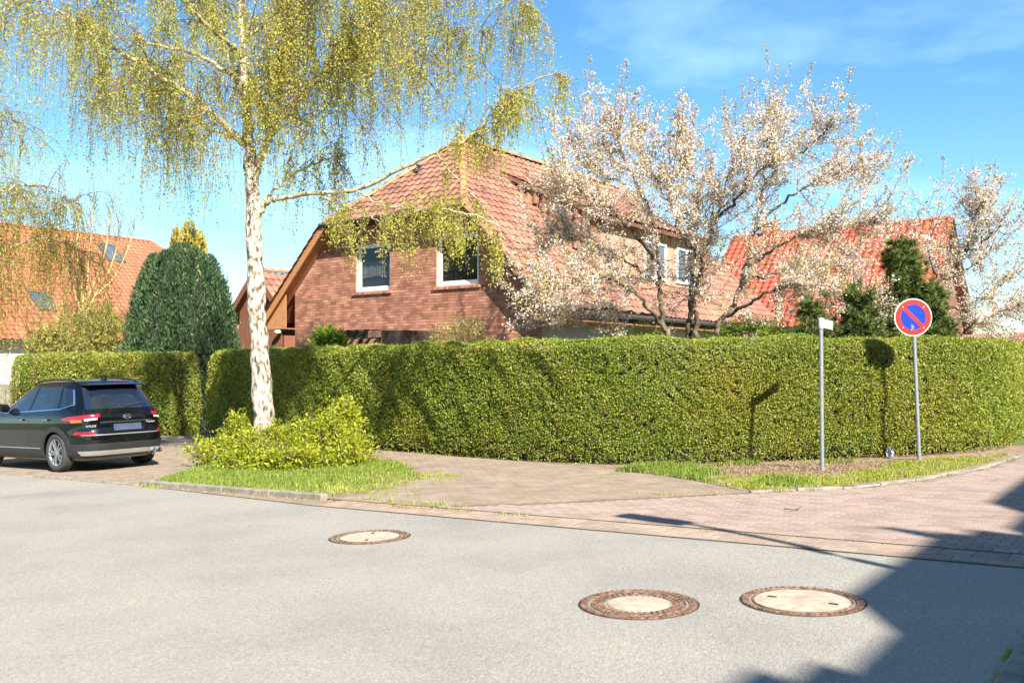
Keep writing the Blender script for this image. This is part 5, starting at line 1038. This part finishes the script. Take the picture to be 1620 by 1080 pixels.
def patch(name, c4, m, parent=None, off_=.006, nx_=10, nz_=4, sd=1, byx=False, thick=.0):
    """c4: four (q or x, z) corners: bottom-left, bottom-right, top-right, top-left"""
    c4 = np.array(c4, float); V = []
    for j in range(nz_ + 1):
        for i in range(nx_ + 1):
            u, v = i / nx_, j / nz_; p = c4[0] * (1 - u) * (1 - v) + c4[1] * u * (1 - v) + c4[2] * u * v + c4[3] * (1 - u) * v
            q_ = sx2q(p[0], p[1]) if byx else p[0]; V.append(surf(q_, p[1], off_, sd))
    w_ = nx_ + 1; Fq = [[j * w_ + i, j * w_ + i + 1, (j + 1) * w_ + i + 1, (j + 1) * w_ + i] for j in range(nz_) for i in range(nx_)]
    b_ = MB().poly(V, Fq); o = b_.build(name, m, parent or car, smooth=True); return o
zs = np.concatenate([np.linspace(.20, .60, 8), [.64, .68, .70, .73, .78, .84, .90, .95, .99, 1.02, 1.05, 1.08], np.linspace(1.12, 1.6, 12), [1.62, 1.635, 1.648, 1.655]])
NP = 90; V = []; 
for z in zs:
    r_ = ringp(z, NP); V += [(x, y, z) for x, y in r_] + [(x, -y, z) for x, y in r_[-2:0:-1]]
w_ = 2 * NP - 2; Fq = [[j * w_ + i, j * w_ + (i + 1) % w_, (j + 1) * w_ + (i + 1) % w_, (j + 1) * w_ + i] for j in range(len(zs) - 1) for i in range(w_)] + [list(range(w_))[::-1], list(range((len(zs) - 1) * w_, len(zs) * w_))]
body = MB().poly(V, Fq).build('body', paint, car, smooth=True)
cut = MB()
for x in (0, 2.67):
    for s_ in (-1, 1): cut.lathe([(.001, s_ * .60), (.385, s_ * .60), (.385, s_ * 1.1), (.001, s_ * 1.1)], 'y', 40, (x, 0, .345))
co = cut.build('cutter', MT['dark'], car); bo = body.modifiers.new('b', 'BOOLEAN'); bo.object = co; bo.operation = 'DIFFERENCE'; bo.solver = 'EXACT'
bpy.context.view_layer.update(); dg = bpy.context.evaluated_depsgraph_get(); nm = bpy.data.meshes.new_from_object(body.evaluated_get(dg)); body.modifiers.clear(); body.data = nm; bpy.data.objects.remove(co)
if len(nm.polygons) < 500: print('CAR BOOLEAN FAILED', len(nm.polygons))
for sd in (1, -1):
    w1 = patch('side_window', [(.98, 1.10), (1.98, 1.07), (1.42, 1.50), (.93, 1.525)], cglass, sd=sd, byx=True)
    patch('side_window', [(-.02, 1.14), (.90, 1.105), (.83, 1.525), (.08, 1.515)], cglass, sd=sd, byx=True)
    patch('quarter_window', [(-.38, 1.20), (-.08, 1.145), (.02, 1.51), (-.20, 1.475)], cglass, sd=sd, byx=True)
    patch('belt_trim', [(-.10, 1.112), (1.95, 1.045), (1.95, 1.06), (-.10, 1.134)], chrome, sd=sd, byx=True, off_=.009, nz_=1, nx_=20)
    patch('belt_trim', [(-.42, 1.185), (-.10, 1.112), (-.10, 1.134), (-.40, 1.205)], chrome, sd=sd, byx=True, off_=.009, nz_=1)
    patch('belt_trim', [(-.44, 1.19), (-.40, 1.19), (-.22, 1.46), (-.25, 1.475)], chrome, sd=sd, byx=True, off_=.009, nz_=4, nx_=1)
    patch('sill_cladding', [(.36, .22), (2.31, .22), (2.31, .40), (.36, .40)], clad, sd=sd, byx=True, off_=.014, nx_=16)
    patch('sill_trim', [(.45, .405), (2.25, .405), (2.25, .425), (.45, .425)], silver, sd=sd, byx=True, off_=.018, nx_=16, nz_=1)
    for xd in (.93, 1.96, -.0): patch('door_gap', [(xd if xd > 0 else .32, .45 if xd > 0 else .72), (xd + .006 if xd > 0 else .326, .45 if xd > 0 else .72), (xd + .006 if xd > 0 else -.05, 1.08), (xd if xd > 0 else -.056, 1.08)], MT['dark'], sd=sd, byx=True, off_=.003, nx_=1, nz_=8)
    for xh in (.28, 1.20):
        hp = surf(sx2q(xh, .93), .935, .03, sd); m = MB(); m.beam(hp - [.10, 0, 0], hp + [.10, 0, 0], .03, .035); m.build('door_handle', chrome, car, bevel=.01)
    for xw in (0, 2.67):                              # arch cladding
        V = []; n = 26
        for i in range(n + 1):
            t_ = math.pi * (-.07 + 1.14 * i / n)
            for r_ in (.375, .47):
                x = xw - r_ * math.cos(t_); z = max(.345 + r_ * math.sin(t_), .21); 
                for of in (.0, .02): V.append(surf(sx2q(x, z), z, of, sd))
        Fq = [];  
        for i in range(n): a = i * 4; b = a + 4; Fq += [[a + 1, b + 1, b + 3, a + 3], [a, b, b + 1, a + 1], [a + 2, a + 3, b + 3, b + 2]]
        MB().poly(V, Fq).build('arch_cladding', clad, car, smooth=False)
    # lamps
    tl = patch('tail_lamp', [(.50, .965), (.98, .895), (1.08, .985), (.50, 1.03)], redl, sd=sd, off_=.012, nx_=14)
    patch('tail_lamp', [(.97, .895), (1.28, .92), (1.26, .955), (1.05, .99)], redl, sd=sd, off_=.011, nx_=8)
    patch('indicator', [(.80, .885), (1.02, .875), (1.06, .925), (.82, .925)], amber, tl, sd=sd, off_=.016, nx_=6, nz_=2)
    patch('reverse_lamp', [(.55, .925), (.76, .905), (.76, .935), (.55, .955)], MT['white'], tl, sd=sd, off_=.015, nx_=5, nz_=2)
    patch('reflector', [(.60, .655), (1.02, .665), (.95, .715), (.62, .715)], redl, sd=sd, off_=.012, nx_=10, nz_=2)
    rt_ = Tubes(); rt_.add(curve([(-.22, sd * .57, 1.59), (-.02, sd * .585, 1.643), (.5, sd * .60, 1.66), (1.0, sd * .60, 1.648), (1.32, sd * .59, 1.585)], 6), .018, 8); link('roof_rail', rt_.mesh('roof_rail'), car, clad)
    m = MB(); m.beam((1.78, sd * .86, 1.14), (1.78, sd * 1.06, 1.17), .13, .15); m.build('mirror', paint, car, bevel=.04)
    # wheels
    for xw in (0, 2.67):
        yo = sd * .90; m = MB(); ti = [(.245, -.20), (.31, -.215), (.335, -.195), (.345, -.15), (.345, -.05), (.335, -.012), (.31, .006), (.25, -.004), (.245, -.012)]
        m.lathe([(r_, sd * z) for r_, z in ti], 'y', 44, (xw, yo, .345)); wh = m.build('wheel', tyre, car, smooth=True)
        m = MB(); m.lathe([(.246, sd * -.18), (.246, sd * -.008), (.232, sd * -.004), (.226, sd * -.03), (.222, sd * -.14)], 'y', 40, (xw, yo, .345)); m.build('rim', alloy, wh, smooth=True)
        m = MB(); m.lathe([(.001, sd * -.13), (.225, sd * -.13)], 'y', 30, (xw, yo, .345)); m.build('brake_disc', MT['dark'], wh)
        m = MB(); m.lathe([(.001, sd * -.012), (.035, sd * -.012), (.05, sd * -.03), (.05, sd * -.1)], 'y', 20, (xw, yo, .345)); m.build('hub', alloy, wh, smooth=True)
        for i in range(10):
            t_ = 2 * math.pi * i / 10 + (.10 if i % 2 else -.10); t2 = t_ + .28
            m = MB(); m.beam((xw + .035 * math.cos(t_), yo - sd * .03, .345 + .035 * math.sin(t_)), (xw + .232 * math.cos(t2), yo - sd * .018, .345 + .232 * math.sin(t2)), .026, .03, (0, 1, 0)); m.build('spoke', alloy, wh, bevel=.004)
# rear
for sd in (1, -1):
    patch('tailgate_gap', [(.80, .67), (.806, .67), (.735, 1.10), (.729, 1.10)], MT['dark'], sd=sd, off_=.004, nx_=1, nz_=8)
    patch('bumper_gap', [(1.0, .655), (1.35, .64), (1.35, .646), (1.0, .661)], MT['dark'], sd=sd, off_=.003, nx_=10, nz_=1)
patch('rear_window', [(-.70, 1.11), (.70, 1.11), (.58, 1.50), (-.58, 1.50)], cglass, off_=.006, nx_=24, nz_=8)
patch('lower_bumper', [(-1.22, .26), (1.22, .26), (1.28, .50), (-1.28, .50)], clad, off_=.014, nx_=40, nz_=4)
patch('skid_plate', [(-.82, .285), (.82, .285), (.92, .37), (-.92, .37)], silver, off_=.022, nx_=30, nz_=2)
patch('bumper_edge', [(-.86, .645), (.86, .645), (.86, .66), (-.86, .66)], silver, off_=.006, nx_=30, nz_=1)
patch('tailgate_recess', [(-.50, .70), (.50, .70), (.52, .85), (-.52, .85)], paint, off_=.004, nx_=16, nz_=3)
patch('number_plate', [(-.27, .715), (.27, .715), (.27, .83), (-.27, .83)], plain('blank_blue_grey_plate', (.045, .065, .11), .4), off_=.016, nx_=10, nz_=2)
patch('garnish', [(-.50, .86), (.50, .86), (.50, .885), (-.50, .885)], plain('dark_chrome', (.12, .13, .15), .25, .8), off_=.012, nx_=16, nz_=1)
m = MB(); m.prism([(-.25, 0, 1.585), (-.50, 0, 1.575), (-.60, 0, 1.545), (-.56, 0, 1.53), (-.42, 0, 1.535), (-.25, 0, 1.56)], (0, .545, 0)).prism([(-.25, 0, 1.585), (-.25, 0, 1.56), (-.42, 0, 1.535), (-.56, 0, 1.53), (-.60, 0, 1.545), (-.50, 0, 1.575)], (0, -.545, 0)); m.build('spoiler', paint, car)
m = MB(); m.box(-.603, -.585, -.16, .16, 1.548, 1.562); m.build('brake_light', plain('dark_red_lamp', (.2, .01, .01), .2), car)
m = MB(); m.beam((-.765, -.02, 1.145), (-.71, -.38, 1.20), .03, .02); m.build('rear_wiper', MT['dark'], car)
m = MB(); m.prism([(-.18, -.02, 1.63), (.02, -.02, 1.64), (-.12, -.02, 1.715), (-.16, -.02, 1.715)], (0, .04, 0)); m.build('roof_antenna', paint, car)
for y in (-.62, -.50):
    m = MB(); m.lathe([(.03, 0), (.04, 0), (.04, .12), (.03, .12)], k=14); o = m.build('exhaust_tip', chrome, car); o.matrix_local = Matrix.Translation((-.90, y, .30)) @ Matrix.Rotation(R(90), 4, 'Y')
# badge: oval ring with slanted H
bx = surf(.0001, .955, .014)[0]; t_ = Tubes(); an = np.linspace(0, 2 * math.pi, 33)
t_.add(np.stack([np.full(33, bx), .075 * np.cos(an), .955 + .042 * np.sin(an)], 1), .006, 6)
for y in (-.028, .028): t_.add([(bx, y + .008, .925), (bx, y, .955), (bx, y - .008, .985)], .0075, 6)
t_.add([(bx, .03, .948), (bx, 0, .955), (bx, -.03, .962)], .006, 6); link('badge', t_.mesh('badge'), car, chrome)
def lettering(txt, yc, zc_, hgt):
    cu = bpy.data.curves.new('lettering', 'FONT'); cu.body = txt; cu.size = hgt; cu.extrude = .003; cu.align_x = 'CENTER'; to = bpy.data.objects.new('lettering', cu); C.objects.link(to)
    bpy.context.view_layer.update(); me = bpy.data.meshes.new_from_object(to.evaluated_get(bpy.context.evaluated_depsgraph_get())); bpy.data.objects.remove(to)
    o = link('lettering', me, car); me.materials.clear(); me.materials.append(MT['plate_back']); x = surf(yc, zc_, .02)[0]
    o.matrix_local = Matrix.Translation((x, yc, zc_)) @ Matrix(((0, 0, -1, 0), (-1, 0, 0, 0), (0, 1, 0, 0), (0, 0, 0, 1)))
lettering('HYUNDAI', .62, .79, .06); lettering('Tucson', -.46, .825, .06)
m = MB(); m.box(-.5, 3.1, -.7, .7, .18, .26); m.build('underbody', MT['dark'], car)
